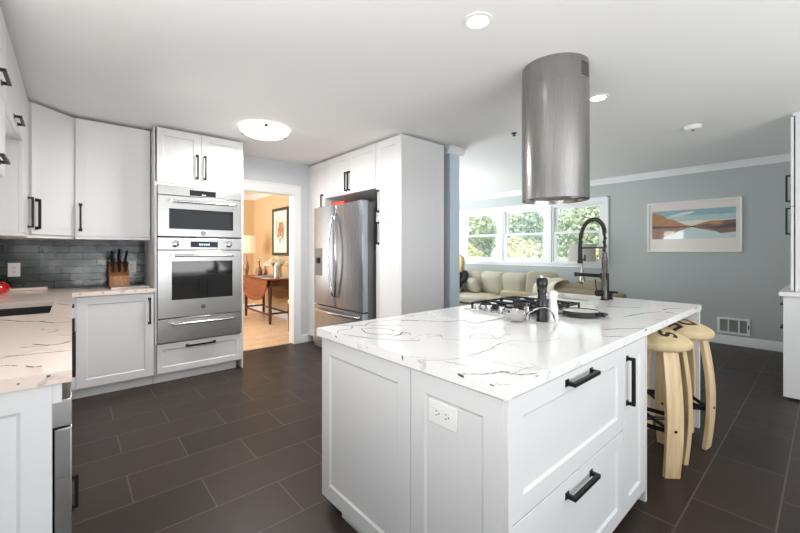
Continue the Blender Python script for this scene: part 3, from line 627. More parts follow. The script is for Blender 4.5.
MB().box(-.63, -.274, 2.737, 3.631, 2.0, UT).build('body', M_white, t)
door(t, (-.273, 2.739, 2.002), Y, px_, .89, UT-2.004, (.46, .03), Y, .2, dep=.0025)
t = thing('wall_cabinet', 'white wall cabinet at the left picture edge with two stacked flip-up doors', 'cabinet', (-.44, 2.45, 1.617))
MB().box(-.63, -.274, 2.25, 2.733, 1.617, UT).build('body', M_white, t)
door(t, (-.273, 2.252, 1.619), Y, px_, .479, .379, (.19, .045), Y, .2, dep=.0025); door(t, (-.273, 2.252, 2.002), Y, px_, .479, UT-2.004, (.25, .05), Y, .2, dep=.0025)

# ------------------------------------------------------------------ oven tower
t = thing('oven_cabinet', 'tall white cabinet housing the stacked ovens, with two top doors', 'cabinet', (.97, 4.4, 0))
OY = 4.118; fx0, fx1 = .577, 1.366
MB().box(fx0, fx0+.018, OY, 4.712, .095, UT).build('side_panel', M_white, t, .001); MB().box(fx1-.006, fx1+.010, OY-.001, 4.712, .0, UT).build('side_panel', M_white, t, .001)
MB().box(fx0+.018, fx1-.006, 4.69, 4.712, .095, UT).build('back_panel', M_white, t); MB().box(fx0+.018, fx1-.006, OY+.02, 4.69, 1.872, UT).build('top_box', M_white, t)
MB().box(fx0+.018, fx1-.006, OY+.002, OY+.02, 1.872, 1.893).build('rail', M_white, t, .001)
MB().box(fx0+.018, fx1-.006, OY+.02, 4.69, .095, .37).build('drawer_box', M_white, t); MB().box(fx0, fx1-.04, 4.185, 4.69, 0, .095).build('toe_kick', M_white, t)
door(t, (fx0+.003, OY+.02, 1.896), X, ny, .389, UT-1.898, (.355, .185), Z, .235); door(t, (fx0+.395, OY+.02, 1.896), X, ny, .389, UT-1.898, (.034, .185), Z, .235)
door(t, (fx0+.006, OY+.02, .098), X, ny, .778, .275, (.385, .232), X, .262, 'drawer', .055)
MB().box(fx0+.02, fx1-.008, OY+.03, 4.6, .592, .605).build('shelf', M_white, t); 
ox0, ox1 = .598, 1.357
def bar(mb, x0, x1, y, z, r=.012, so=.045):
    mb.tube([(x0, y-so, z), (x1, y-so, z)], r, 14)
    for x in (x0+.012, x1-.012): mb.box(x-.013, x+.013, y-so-r*1.15, y, z-.014, z+.014)
def emblem(root, x, y, z, r=.021):
    e = MB().lathe((x, y, z), [(r, 0), (r, .003), (r*.88, .004)], 28, -Y).build('emblem', M_darkchrome, root, 0, 40)
    m = MB(); m.lathe((x, y-.004, z), [(r*.78, 0), (r*.78, .001), (r*.66, .001), (r*.66, 0)], 28, -Y, caps=False)
    for k in (-1, 0, 1): m.box(x-r*.45+abs(k)*r*.1, x+r*.45-abs(k)*r*.1, y-.0052, y-.004, z+k*r*.3-r*.07, z+k*r*.3+r*.07)
    m.build('emblem_mark', M_chrome, e)
t = thing('speed_oven', 'stainless microwave oven, upper of the two built into the tall white cabinet', 'microwave oven', (.98, 4.35, 1.385))
MB().box(ox0+.01, ox1-.01, OY+.012, 4.6, 1.388, 1.866).build('body', M_steelside, t)
c = MB().box(ox0, ox1, OY-.014, OY+.010, 1.782, 1.868).build('control_panel', M_steel, t, .003)
MB().box(.865, 1.10, OY-.0155, OY-.0142, 1.792, 1.846).build('display', M_glassblk, c)
m = MB()
for k in range(3): m.box(.975+k*.012, .983+k*.012, OY-.0162, OY-.0157, 1.803, 1.810)
m.build('display_digits', M_display, c)
d = MB().box(ox0, ox1, OY-.018, OY+.010, 1.390, 1.777).build('door', M_steel, t, .003)
MB().box(.690, 1.268, OY-.0195, OY-.0182, 1.462, 1.655).build('window', M_glassblk, d)
m = MB(); bar(m, .69, 1.285, OY-.018, 1.722); m.build('handle', M_chrome, d, .002, 40); emblem(d, .985, OY-.018, 1.425)
t = thing('wall_oven', 'large stainless wall oven with two knobs under the microwave oven', 'oven', (.98, 4.35, .61))
MB().box(ox0+.01, ox1-.01, OY+.012, 4.6, .615, 1.372).build('body', M_steelside, t)
c = MB().box(ox0, ox1, OY-.014, OY+.010, 1.262, 1.378).build('control_panel', M_steel, t, .003)
MB().box(.872, 1.12, OY-.0155, OY-.0142, 1.287, 1.343).build('display', M_glassblk, c)
m = MB()
for k in range(5): m.box(.95+k*.02, .962+k*.02, OY-.0162, OY-.0157, 1.306, 1.322)
m.build('display_digits', M_display, c)
for x in (.742, 1.225):
    k_ = MB().lathe((x, OY-.014, 1.318), [(.034, 0), (.034, .006), (.026, .008), (.024, .032), (.02, .034), (0, .034)], 28, -Y).build('knob', M_chrome, c, 0, 40)
    MB().box(x-.004, x+.004, OY-.054, OY-.047, 1.296, 1.340).build('grip', M_chrome, k_, .002)
d = MB().box(ox0, ox1, OY-.018, OY+.010, .615, 1.256).build('door', M_steel, t, .003)
MB().box(.712, 1.262, OY-.0195, OY-.0182, .782, 1.152).build('window', M_glassblk, d)
m = MB(); bar(m, .70, 1.285, OY-.018, 1.205); m.build('handle', M_chrome, d, .002, 40); emblem(d, .985, OY-.018, .70)
t = thing('warming_drawer', 'stainless warming drawer with a long bar handle, under the wall oven', 'warming drawer', (.98, 4.35, .385))
MB().box(ox0+.01, ox1-.01, OY+.012, 4.6, .386, .58).build('body', M_steelside, t)
d = MB().box(ox0, ox1, OY-.016, OY+.010, .384, .606).build('drawer_front', M_steel, t, .003)
m = MB(); bar(m, .70, 1.275, OY-.016, .555); m.build('handle', M_chrome, d, .002, 40)

# ------------------------------------------------------------------ refrigerator and the cabinets round it
t = thing('refrigerator', 'stainless French-door refrigerator with curved handles and a dispenser', 'refrigerator', (2.65, 3.73, 0))
ry0, ry1, rx = 3.215, 4.262, 2.283
MB().box(2.365, 3.02, ry0+.006, ry1-.006, .035, 1.775).build('body', M_steelside, t, .004)
m = MB()
for y in (ry0+.06, ry1-.14): m.box(2.32, 2.42, y, y+.08, 1.7755, 1.80)
m.build('hinge_cover', M_steelside, t, .004); MB().box(2.40, 2.98, ry0+.02, ry1-.02, .0005, .035).build('plinth', M_dark, t)
def rdoor(name, y0, y1, z0, z1):
    n = 14; po = []
    for k in range(n+1):          # gently bowed front
        u = k/n; po.append((rx+.007*(2*u-1)**2+(.006 if k in (0, n) else 0), y0+(y1-y0)*u))
    return MB().prism(po+[(2.362, y1), (2.362, y0)], z0, z1).build(name, M_steelv, t, .003, 40)
ysp = 3.745
dr = rdoor('door', ry0, ysp-.003, .60, 1.785); dl = rdoor('door', ysp+.003, ry1, .60, 1.785); fz = rdoor('freezer_drawer', ry0, ry1, .075, .588)
for d, y, s in ((dr, ysp-.024, -1), (dl, ysp+.024, 1)):
    P = [(rx+.02, y, .72), (rx-.02, y, .735)]+[(rx-.022-.022*math.sin(PI*k/14), y+s*.06*math.sin(PI*k/14), .735+k*.93/14) for k in range(1, 14)]+[(rx-.02, y, 1.665), (rx+.02, y, 1.68)]
    MB().tube(P, .0135, 12).build('handle', M_chrome, d, 0, 60)
P = [(rx+.03, ry0+.06, .535), (rx-.01, ry0+.065, .535)]+[(rx-.012-.045*math.sin(PI*k/14), ry0+.065+(ry1-ry0-.13)*k/14, .535) for k in range(1, 14)]+[(rx-.01, ry1-.065, .535), (rx+.03, ry1-.06, .535)]
MB().tube(P, .016, 12).build('handle', M_chrome, fz, 0, 60)
di = MB().box(rx-.002, rx+.03, 4.035, 4.225, 1.17, 1.285).build('dispenser', M_steelside, dl, .003)
MB().box(rx+.0, rx+.028, 4.035, 4.22, .95, 1.168).build('alcove', mat('dispenser_recess', (92, 92, 92), .35, .7), dl, .002)
MB().box(rx-.016, rx-.004, 4.10, 4.16, 1.10, 1.168).build('nozzle', M_dark, dl, .002)
MB().lathe((rx+.011, ry0+.10, 1.70), [(.014, 0), (.014, .003)], 20, -X).build('emblem', M_darkchrome, dr)
tag(MB().box(2.375, 2.55, 3.70, 4.0, 1.777, 1.835).build('card_box', M_orange, bev=.002), 'flat red-orange box lying on top of the refrigerator', 'box')

CX = 2.452
t = thing('pantry_cabinet', 'tall white pantry cabinet right of the refrigerator, with a wide blank side', 'cabinet', (2.75, 3.0, 0))
MB().box(CX+.02, 3.06, 2.80, 3.195, .09, UT).build('body', M_white, t); MB().box(CX, 3.075, 2.78, 2.799, .0, UT).build('side_panel', M_white, t, .001); MB().box(CX+.06, 3.05, 2.80, 3.195, 0, .09).build('toe_kick', M_white, t)
door(t, (CX+.02, 3.192, .095), -Y, nx, .39, 1.53, (.045, 1.345), Z, .235, rail=.075); door(t, (CX+.02, 3.192, 1.63), -Y, nx, .39, UT-1.632, (.045, .15), Z, .235, rail=.075)
t = thing('pantry_cabinet', 'tall narrow white pantry cabinet left of the refrigerator by the doorway', 'cabinet', (2.75, 4.5, 0))
MB().box(CX+.02, 3.06, 4.272, 4.727, .09, UT).build('body', M_white, t); MB().box(CX+.06, 3.05, 4.268, 4.705, 0, .09).build('toe_kick', M_white, t)
door(t, (CX+.02, 4.727, .095), -Y, nx, .452, 1.53, (.39, 1.345), Z, .235, rail=.075); door(t, (CX+.02, 4.727, 1.63), -Y, nx, .452, UT-1.632, (.40, .235), Z, .235, rail=.075)
t = thing('fridge_top_cabinet', 'white two-door cabinet directly above the refrigerator', 'cabinet', (2.75, 3.73, 1.925))
MB().box(CX+.02, 3.06, 3.198, 4.265, 1.925, UT).build('body', M_white, t)
for k in range(2): door(t, (CX+.02, 4.264-k*.5335, 1.927), -Y, nx, .531, UT-1.929, (.03 if k else .501, .145), Z, .225)

# ------------------------------------------------------------------ things on the left worktop and backsplash
outlet('wall_outlet', (-.383, 4.7155, 1.085), X, ny, .078, .12, 'white outlet on the dark tiles above the red pot')
outlet('wall_outlet', (.462, 4.7155, 1.088), X, ny, .075, .12, 'white outlet on the dark tiles right of the knife block')
tag(MB().box(-.56, -.165, 4.60, 4.70, .9056, .928).build('highlight_slab', M_marblewarm, bev=.003), 'long pale slab standing in for a highlight below the tiles by the red pot', 'board')  # slab shaped after a bright reflection at the foot of the tiles
tag(MB().box(.27, .565, 4.30, 4.44, .9056, .916).build('highlight_slab', M_marble, bev=.002), 'thin white slab standing in for a highlight under the front of the knife block', 'board')  # second slab in place of a reflected highlight
t = thing('enamel_pot', 'glossy red domed pot on the worktop at the left picture edge', 'pot', (-.475, 4.42, .905))
MB().lathe((-.475, 4.42, .9056), [(.075, 0), (.088, .012), (.093, .03), (.093, .042)], 32).build('body', M_red, t, 0, 50)
MB().lathe((-.475, 4.42, .948), [(.095, 0), (.095, .005), (.085, .028), (.06, .048), (.025, .058), (0, .06)], 32).build('lid', M_red, t, 0, 50)
MB().lathe((-.475, 4.42, 1.008), [(.008, 0), (.008, .008), (.016, .014), (.014, .024), (0, .027)], 16).build('knob', M_red, t, 0, 50)
t = thing('knife_block', 'slanted wooden knife block on the back worktop', 'knife block', (.33, 4.5, .916))
a = Vector((.262, 4.44, .9166)); 
def kb(x0, x1, prof): return [(x0, y, z) for y, z in prof]
m = MB(); m.extr(kb(.262, .412, [(4.36, .9166), (4.56, .9166), (4.56, 1.115), (4.50, 1.135), (4.375, 1.02)]), (.150, 0, 0)); m.build('block', M_block, t, .003)
m = MB(); m.extr(kb(.282, .40, [(4.355, .925), (4.3598, .925), (4.3745, 1.015), (4.369, 1.015)]), (.11, 0, 0)); m.build('front_panel', wood('pale_block_panel', (196, 140, 92), (160, 104, 62), .4), t, .002)
kd = Vector((0, -.36, .93)).normalized()
for i in range(9):
    r_, c_ = divmod(i, 3); base = Vector((.29+c_*.045, 4.405+r_*.042, 1.052+r_*.038)); L = (.105, .12, .10, .125, .14, .12, .13, .15, .135)[i]
    kd = Vector((.11*(c_-1)+(.05, -.06, .02)[r_], -.30-.06*r_, .93)).normalized(); kn = thing('kitchen_knife', ['black-handled knife in the front row of the wooden block, %s', 'black-handled knife in the middle row of the wooden block, %s', 'black-handled knife in the back row of the wooden block, %s'][r_] % ('left', 'centre', 'right')[c_], 'knife', base, 'knives in the wooden block')
    m = MB(); s = []
    for u, w in ((0, .8), (.2, 1), (.5, .85), (.8, 1.05), (1, .8)):
        p = base+kd*(L*u+.003); q = kd.cross(X); s.append([p+X*.010*w+q*.014*w, p-X*.010*w+q*.014*w, p-X*.010*w-q*.014*w, p+X*.010*w-q*.014*w])
    m.sweep(s); m.build('handle', M_black, kn, .002)
    m = MB(); p = base+kd*L*.3; m.cyl(p-X*.0105, p+X*.0105, .003, n=8); p = base+kd*L*.7; m.cyl(p-X*.0105, p+X*.0105, .003, n=8); m.build('rivets', M_chrome, kn)

# ------------------------------------------------------------------ right-hand cabinets by the picture wall
t = thing('base_cabinet', 'white base cabinet with a plain end panel at the right picture edge', 'cabinet', (5.2, -.1, 0))
MB().box(4.55, 6.60, -.40, .227, .09, .869).build('body', M_white, t); MB().box(4.53, 4.55, -.40, .25, .02, .869).build('end_panel', M_white, t, .001); MB().box(4.6, 6.6, -.4, .16, 0, .09).build('toe_kick', M_dark, t)
for k in range(3):
    door(t, (6.57-k*.68, .2285, .095), -X, py_, .672, .55, (.336, .47), X, .2); door(t, (6.57-k*.68, .2285, .655), -X, py_, .672, .208, (.336, .12), X, .2, 'drawer', .05)
tag(MB().box(4.50, 6.615, -.42, .275, .870, .905).build('worktop', M_marble, bev=.003), 'white stone worktop on the base cabinet at the right picture edge', 'countertop')
t = thing('hutch_cabinet', 'tall white cabinet standing on the worktop at the right picture edge', 'cabinet', (5.4, -.1, .905))
MB().box(4.66, 6.60, -.40, .184, .906, UT).build('body', M_white, t); MB().box(4.655, 6.61, -.40, .2, UT, CE-.001).build('crown_strip', M_white, t)
for k in range(3):
    door(t, (6.59-k*.645, .1925, .91), -X, py_, .638, .72, (.59, .6), Z, .235); door(t, (6.59-k*.645, .1925, 1.635), -X, py_, .638, UT-1.64, (.59, .16), Z, .235)

# ------------------------------------------------------------------ ceiling fittings
def can(x, y, label):
    t = thing('recessed_light', label, 'ceiling light', (x, y, CE-.006), 'recessed ceiling lights')
    MB().lathe((x, y, CE-.0005), [(.078, 0), (.076, -.005), (.056, -.006), (.054, -.003)], 40).build('trim_ring', M_plastic, t, 0, 40)
    MB().lathe((x, y, CE-.003), [(.055, 0), (.054, -.002), (0, -.002)], 32, caps=False).build('lens', M_canglow, t)
can(1.574, 1.188, 'round recessed ceiling light left of the range hood'); can(3.06, 1.17, 'round recessed ceiling light right of the range hood')
light('recessed_lamp', 'SPOT', (1.574, 1.188, CE-.03), (0, 0, 0), 5, (1, .96, .9), spot_size=2.3, spot_blend=.8, shadow_soft_size=.05)
light('recessed_lamp', 'SPOT', (3.06, 1.17, CE-.03), (0, 0, 0), 5, (1, .96, .9), spot_size=2.3, spot_blend=.8, shadow_soft_size=.05)
can(.22, 1.75, 'added recessed ceiling light above the left worktop, out of view, brightening the cabinets')
light('recessed_lamp', 'SPOT', (.22, 1.75, CE-.03), (math.radians(25), 0, 0), 26, (1, .97, .93), spot_size=2.2, spot_blend=.8, shadow_soft_size=.05)  # added lamp outside the view, brightening the left cabinets
t = thing('dome_light', 'round ribbed glass dome light on the ceiling before the doorway', 'ceiling light', (1.40, 3.58, CE))
m = MB(); dc = Vector((1.40, 3.58, 0)); n = 96; pr = [(.225, CE-.03), (.216, CE-.042), (.185, CE-.064), (.135, CE-.083), (.07, CE-.093), (0, CE-.095)]
for j, (r, z) in enumerate(pr):
    for k in range(n):
        a = 2*PI*k/n; rr = r*(1+.012*math.cos(a*24)*(1 if 0 < j < 5 else .3)); m.v.append(dc+Vector((rr*math.cos(a), rr*math.sin(a), z)))
for j in range(len(pr)-1):
    for k in range(n): m.f.append((j*n+k, j*n+(k+1) % n, (j+1)*n+(k+1) % n, (j+1)*n+k)); m.mi.append(0)
m.build('glass_bowl', M_lampglass, t, 0, 30)
MB().lathe(dc+Z*(CE-.0005), [(.16, 0), (.16, -.02), (.10, -.03)], 32).build('ceiling_plate', M_plastic, t)
for k in range(3):
    a = 2*PI*k/3+.2; q = dc+Vector((.222*math.cos(a), .222*math.sin(a), CE-.036)); MB().box(q.x-.012, q.x+.012, q.y-.012, q.y+.012, CE-.05, CE-.03).build('clip', M_darkchrome, t, .002)
light('dome_lamp', 'AREA', (1.40, 3.58, CE-.105), (0, 0, 0), 32, (1, .97, .93), shape='DISK', size=.36)
light('dome_upglow', 'POINT', (1.40, 3.58, CE-.16), (0, 0, 0), .8, (1, .95, .88), shadow_soft_size=.1)
t = thing('smoke_detector', 'small white smoke detector on the ceiling towards the blue wall', 'smoke detector', (4.43, .843, CE))
MB().lathe((4.43, .843, CE-.0005), [(.07, 0), (.07, -.012), (.055, -.034), (.03, -.038), (0, -.038)], 32).build('housing', M_plastic, t, 0, 40)
MB().lathe((4.43, .843, CE-.0385), [(.012, 0), (.012, -.006), (0, -.007)], 16).build('test_button', M_darkchrome, t)
t = thing('sprinkler_head', 'tiny dark sprinkler head on the ceiling left of the range hood', 'sprinkler', (3.34, 2.077, CE))
MB().lathe((3.34, 2.077, CE-.0005), [(.028, 0), (.024, -.006), (.009, -.008), (.009, -.018)], 20).build('cup', M_black, t)
MB().lathe((3.34, 2.077, CE-.018), [(.006, 0), (.006, -.006), (.02, -.007), (.02, -.01), (0, -.01)], 20).build('deflector', M_black, t)
t = thing('floor_register', 'white louvred wall vent just above the baseboard of the blue wall', 'vent', (6.615, .87, .13))
m = MB(); vy0, vy1, vz0, vz1 = .665, .995, .145, .36
for b in ((vy0, vy1, vz0, vz0+.028), (vy0, vy1, vz1-.028, vz1), (vy0, vy0+.03, vz0+.028, vz1-.028), (vy1-.03, vy1, vz0+.028, vz1-.028), (.765, .78, vz0+.028, vz1-.028), (.87, .885, vz0+.028, vz1-.028)): m.box(6.602, 6.619, *b)
m.build('frame', M_trim, t, .002)
m = MB()
for k in range(13):
    z = vz0+.032+k*.0118; m.extr([(6.606, vy0+.03, z), (6.617, vy0+.03, z+.006), (6.617, vy0+.03, z+.0075), (6.606, vy0+.03, z+.0015)], (0, vy1-vy0-.06, 0))
m.build('louvres', mat('vent_louvre', (178, 178, 174), .5), t, smooth=0); MB().box(6.617, 6.6195, vy0+.02, vy1-.02, vz0+.02, vz1-.02).build('backing', M_dark, t)
MB().box(6.592, 6.602, vy0+.008, vy0+.018, .235, .28).build('lever', M_darkchrome, t, .001)
# ------------------------------------------------------------------ stools
def text_mesh(mb, txt, size, O, ang, fn, lift=.0012):
    cu = bpy.data.curves.new('lettering', 'FONT'); cu.body = txt; cu.size = size; cu.align_x = 'CENTER'; cu.align_y = 'CENTER'; cu.resolution_u = 3; cu.offset = .004
    ob = bpy.data.objects.new('lettering', cu); COL.objects.link(ob)
    me = bpy.data.meshes.new_from_object(ob.evaluated_get(bpy.context.evaluated_depsgraph_get()))
    bpy.data.objects.remove(ob)
    bm = bmesh.new(); bm.from_mesh(me); bmesh.ops.triangulate(bm, faces=bm.faces)
    for _ in range(2): bmesh.ops.subdivide_edges(bm, edges=[e for e in bm.edges if e.calc_length() > .012], cuts=1); bmesh.ops.triangulate(bm, faces=bm.faces)
    ca, sa = math.cos(ang), math.sin(ang); vs = []
    for v in bm.verts:
        x, y = O[0]+v.co.x*ca-v.co.y*sa, O[1]+v.co.x*sa+v.co.y*ca; vs.append((x, y, fn(x, y)+lift))
    mb.add(vs, [[v.index for v in f.verts] for f in bm.faces]); bm.free()
BOW = .024
def stool(loc, R, label, letters, a0):
    t = thing('bar_stool', label, 'bar stool', (0, 0, 0), None)
    zb, zt = .692, .80
    H_ = lambda x, y: zb+.036+(zt-zb-.036)*(1-min(1, math.hypot(x, y)/R)**1.9)*.62+(zt-zb-.036)*.38*math.sqrt(max(0, 1-(math.hypot(x, y)/R)**2))
    m = MB(); n = 72; vs = []; rows = [(.0, zb), (.6, zb), (.92, zb+.001), (.975, zb+.008), (1.0, zb+.022), (.995, zb+.036)]+[(math.sin(PI/2*(1-k/14)), None) for k in range(1, 15)]
    for j, (r, z) in enumerate(rows):
        for k in range(n):
            a = 2*PI*k/n; rr = max(r, .0005)*R
            if j in (3, 4, 5): rr *= 1+.008*math.cos(a*36)          # gathered hem of the cover
            x, y = rr*math.cos(a), rr*math.sin(a); vs.append((x, y, z if z is not None else H_(x, y)))
    m.add(vs, [(j*n+k, j*n+(k+1) % n, (j+1)*n+(k+1) % n, (j+1)*n+k) for j in range(len(rows)-1) for k in range(n)])
    seat = m.build('seat', M_burlap, t, 0, 60)
    for ink, items in letters.items():
        m = MB()
        for (tx, size, O, ang) in items: text_mesh(m, tx, size, O, math.radians(ang), H_)
        m.build('printed_lettering', M_ink if ink == 'k' else M_inkred, seat, smooth=0)
    for k in range(4):                                             # bowed barrel-stave legs
        a = a0+k*PI/2; d = Vector((math.cos(a), math.sin(a), 0)); s = Vector((-d.y, d.x, 0)); secs = []
        for j in range(17):
            u = j/16; z = .001+.690*u; r = .165+.014*u-.03*u*u+BOW*math.sin(PI*u)
            w = .042+.003*math.sin(PI*u); th = .0125; slope = (.014-.06*u+BOW*PI*math.cos(PI*u))/.69
            nn = Vector((d.x, d.y, -slope)).normalized(); p = d*r+Z*z
            up = Z if j in (0, 16) else None
            q = [p+s*w+nn*th, p+s*w*.98-nn*th, p-s*w*.98-nn*th, p-s*w+nn*th]
            if up:
                for v in q: v.z = z
            secs.append(q)
        m = MB(); m.sweep(secs); lg = m.build('leg', M_stave, t, .003, 40)
        m = MB(); p = d*(.165+.014*.39-.03*.152+BOW*.94+.012)+Z*.27; m.lathe(p+d*.003, [(.008, 0), (.006, .004), (0, .005)], 12, d); m.build('bolt_head', M_dark, lg)
    m = MB(); rz = .255
    for k in range(4):
        a = a0+k*PI/2; b = a+PI/2; r = .205; p, q = Vector((r*math.cos(a), r*math.sin(a), rz)), Vector((r*math.cos(b), r*math.sin(b), rz)); tg = (q-p).normalized(); o = Vector((tg.y, -tg.x, 0))
        m.extr([p+tg*.02-o*.02-Z*.012, q-tg*.02-o*.02-Z*.012, q-tg*.02-o*.02+Z*.012, p+tg*.02-o*.02+Z*.012], o*.006)
        c_ = Vector((.15*math.cos(a), .15*math.sin(a), rz)); m.cyl((0, 0, rz), c_, .011, n=8)
    m.build('foot_rest', M_black, t, .001)
    t.location = loc
    return t
stool((2.60, .688, 0), .19, 'wooden bar stool nearest the island drawers, burlap dome seat marked S', {'k': [('S', .12, (-.06, -.095), 40), ('-', .14, (-.055, -.03), 40)], 'r': [('P', .085, (-.10, .02), 40)]}, math.radians(226))
stool((3.05, .672, 0), .20, 'wooden bar stool under the far end of the island worktop, seat marked DE', {'k': [('DE', .15, (-.075, -.03), 150)], 'r': [('ID', .07, (.0, .05), 150), ('RA', .06, (-.13, .05), 150)]}, math.radians(262))

# ------------------------------------------------------------------ pictures
t = thing('framed_picture', 'wide framed lake landscape in a white frame on the blue wall', 'picture', (6.61, 1.283, 1.23))
py0, py1, pz0, pz1 = .738, 1.812, 1.232, 1.968
m = MB(); f = .022
for b in ((py0, py1, pz0, pz0+f), (py0, py1, pz1-f, pz1), (py0, py0+f, pz0+f, pz1-f), (py1-f, py1, pz0+f, pz1-f)): m.box(6.588, 6.619, *b)
m.build('frame', M_trim, t, .003)
MB().box(6.603, 6.618, py0+f, py1-f, pz0+f, pz1-f).build('mount', mat('pink_white_mount', (226, 218, 212), .25), t)
a0, a1, b0, b1 = 1.752, .800, 1.425, 1.84        # print: left/right y, bottom/top z (slightly higher on the mount)
P3 = lambda u, v, d: (6.6028-d, a0+(a1-a0)*u, b1+(b0-b1)*v)
m = MB()
def pl(mi, pts, d): m.cur = mi; m.quad(*[P3(u, v, d) for u, v in pts])
cols = [('print_sky_high', (134, 170, 176)), ('print_sky_mid', (172, 196, 196)), ('print_sky_low', (222, 216, 198)), ('print_hill', (170, 116, 68)), ('print_hill_dark', (112, 78, 58)), ('print_shore', (58, 44, 38)), ('print_reflection', (150, 112, 86)), ('print_water', (186, 206, 202)), ('print_cloud', (206, 216, 214))]
pl(0, [(0, 0), (1, 0), (1, .2), (0, .2)], 0); pl(1, [(0, .2), (1, .2), (1, .38), (0, .38)], 0); pl(2, [(0, .38), (1, .38), (1, .58), (0, .58)], 0); pl(7, [(0, .58), (1, .58), (1, 1), (0, 1)], 0)
pl(8, [(.2, .2), (.4, .08), (.55, .06), (.5, .14), (.3, .24)], .0003)
left = [(0, .08), (.06, .07), (.12, .13), (.2, .27), (.28, .33), (.36, .44), (.44, .53), (.52, .565)]; right = [(.50, .565), (.57, .52), (.64, .46), (.74, .41), (.86, .42), (1, .40)]
for c, o in ((left, 0), (right, 1)):
    for (p, q) in zip(c, c[1:]): pl(3 if not o else (3 if p[0] < .8 else 4), [p, q, (q[0], .585), (p[0], .585)], .0004)
    for (p, q) in zip(c, c[1:]): pl(6, [(p[0], .585), (q[0], .585), (q[0], min(1, .585+(.585-q[1])*.95)), (p[0], min(1, .585+(.585-p[1])*.95))], .0004)
pl(5, [(0, .53), (.2, .55), (.45, .575), (.45, .60), (.2, .61), (0, .62)], .0006); pl(5, [(.45, .575), (.6, .56), (.62, .66), (.5, .60)], .0006)
pl(4, [(.52, .60), (.66, .50), (.8, .56), (1, .42), (1, .80), (.84, .84), (.7, .68)], .0007); pl(5, [(.62, .62), (.8, .60), (1, .50), (1, .66), (.8, .68)], .0009)
m.cur = 0
t2 = m.build('print', [mat(n_, c_, .3, coat=.4, vary=.22 if 'hill' in n_ or 'refl' in n_ else .06, vscale=14) for n_, c_ in cols], t, smooth=0)

t = thing('framed_picture', 'dark-framed abstract print on the tan dining room wall', 'picture', (2.94, 6.7, 1.1))
qy0, qy1, qz0, qz1 = 6.39, 7.10, 1.165, 2.055; f = .055; m = MB()
for b in ((qy0, qy1, qz0, qz0+f), (qy0, qy1, qz1-f, qz1), (qy0, qy0+f, qz0+f, qz1-f), (qy1-f, qy1, qz0+f, qz1-f)): m.box(2.915, 2.949, *b)
m.build('frame', M_framegreen, t, .004); MB().box(2.93, 2.948, qy0+f, qy1-f, qz0+f, qz1-f).build('mount', M_mattan, t)
m = MB(); cs = [(222, 170, 130), (150, 170, 130), (196, 120, 90), (232, 214, 190), (120, 140, 110)]
for k in range(26):
    m.cur = k % 5; y = random.uniform(qy0+.16, qy1-.2); z = random.uniform(qz0+.17, qz1-.33); w = random.uniform(.03, .09); h = random.uniform(.08, .22); d = .929-.00025*k+2
    m.quad((d, y, z), (d, y+w, z+.02), (d, y+w*.8, z+h), (d, y-.01, z+h*.9))
m.build('print', [mat('print_tone_%d' % k, c, .6) for k, c in enumerate(cs)], t, smooth=0)

# ------------------------------------------------------------------ dining room seen through the doorway
t = thing('drop_leaf_table', 'mahogany drop-leaf table against the tan dining room wall', 'table', (2.68, 6.75, 0))
MB().box(2.46, 2.90, 6.13, 7.45, .757, .780).build('tabletop', M_mahog, t, .004)
def leaf(x0, x1):
    pts = []
    for k in range(25):
        u = k/24; y = 6.15+1.28*u; z = .752-.38*(max(0, 1-abs(2*u-1)**2.6))**.6; pts.append((x0, y, z))
    m = MB(); m.extr([(x0, 7.43, .754)]+[p for p in reversed(pts)]+[(x0, 6.15, .754)], (x1-x0, 0, 0)); m.build('leaf', M_mahog, t, .002)
leaf(2.437, 2.457); leaf(2.903, 2.923)
MB().box(2.50, 2.87, 6.17, 6.195, .65, .756).box(2.50, 2.87, 7.37, 7.395, .65, .756).box(2.50, 2.52, 6.195, 7.37, .65, .756).box(2.85, 2.87, 6.195, 7.37, .65, .756).build('apron', M_mahogdark, t)
for x in (2.515, 2.855):
    for y in (6.20, 7.36):
        m = MB(); m.lathe((x, y, .007), [(.016, 0), (.02, .02), (.026, .1), (.026, .3), (.03, .5), (.032, .645)], 12); m.build('leg', M_mahogdark, t, 0, 50)
MB().box(2.53, 2.84, 6.19, 6.21, .17, .20).box(2.53, 2.84, 7.35, 7.37, .17, .20).box(2.505, 2.525, 6.22, 7.34, .15, .18).box(2.845, 2.865, 6.22, 7.34, .15, .18).build('stretcher', M_mahogdark, t)
t = thing('table_lamp', 'cream drum-shade lamp on the dining room drop-leaf table', 'lamp', (2.50, 7.30, .780))
MB().lathe((2.50, 7.30, .781), [(.07, 0), (.07, .012), (.02, .02), (.045, .10), (.055, .17), (.03, .25), (.012, .30), (.012, .46)], 24).build('base', M_brownvase, t, 0, 50)
MB().lathe((2.50, 7.30, 1.21), [(.17, 0), (.16, .33), (.157, .33), (.167, 0)], 40, caps=False).build('lamp_shade', M_shadewarm, t, 0, 40)
light('table_lamp_bulb', 'POINT', (2.50, 7.30, 1.37), (0, 0, 0), 2.5, (1, .85, .66), shadow_soft_size=.06)
for (x, y, s, lb) in ((2.62, 6.98, .105, 'tallest mottled bottle vase on the drop-leaf table'), (2.70, 6.90, .085, 'middle mottled bottle vase on the drop-leaf table'), (2.535, 6.80, .062, 'smallest mottled round vase on the drop-leaf table')):
    v = thing('vase', lb, 'vase', (x, y, .7805)); k = s/.1
    MB().lathe((x, y, .781), [(.04*k, 0), (.055*k, .04*k), (.056*k, .10*k), (.04*k, .15*k), (.018*k, .18*k), (.015*k, .25*k), (.022*k, .27*k)], 24).build('body', M_brownvase, v, 0, 50)
    MB().lathe((x, y, .781+.27*k), [(.018*k, 0), (.022*k, .02*k), (.01*k, .05*k), (0, .055*k)], 16).build('stopper', M_vase, v, 0, 50)
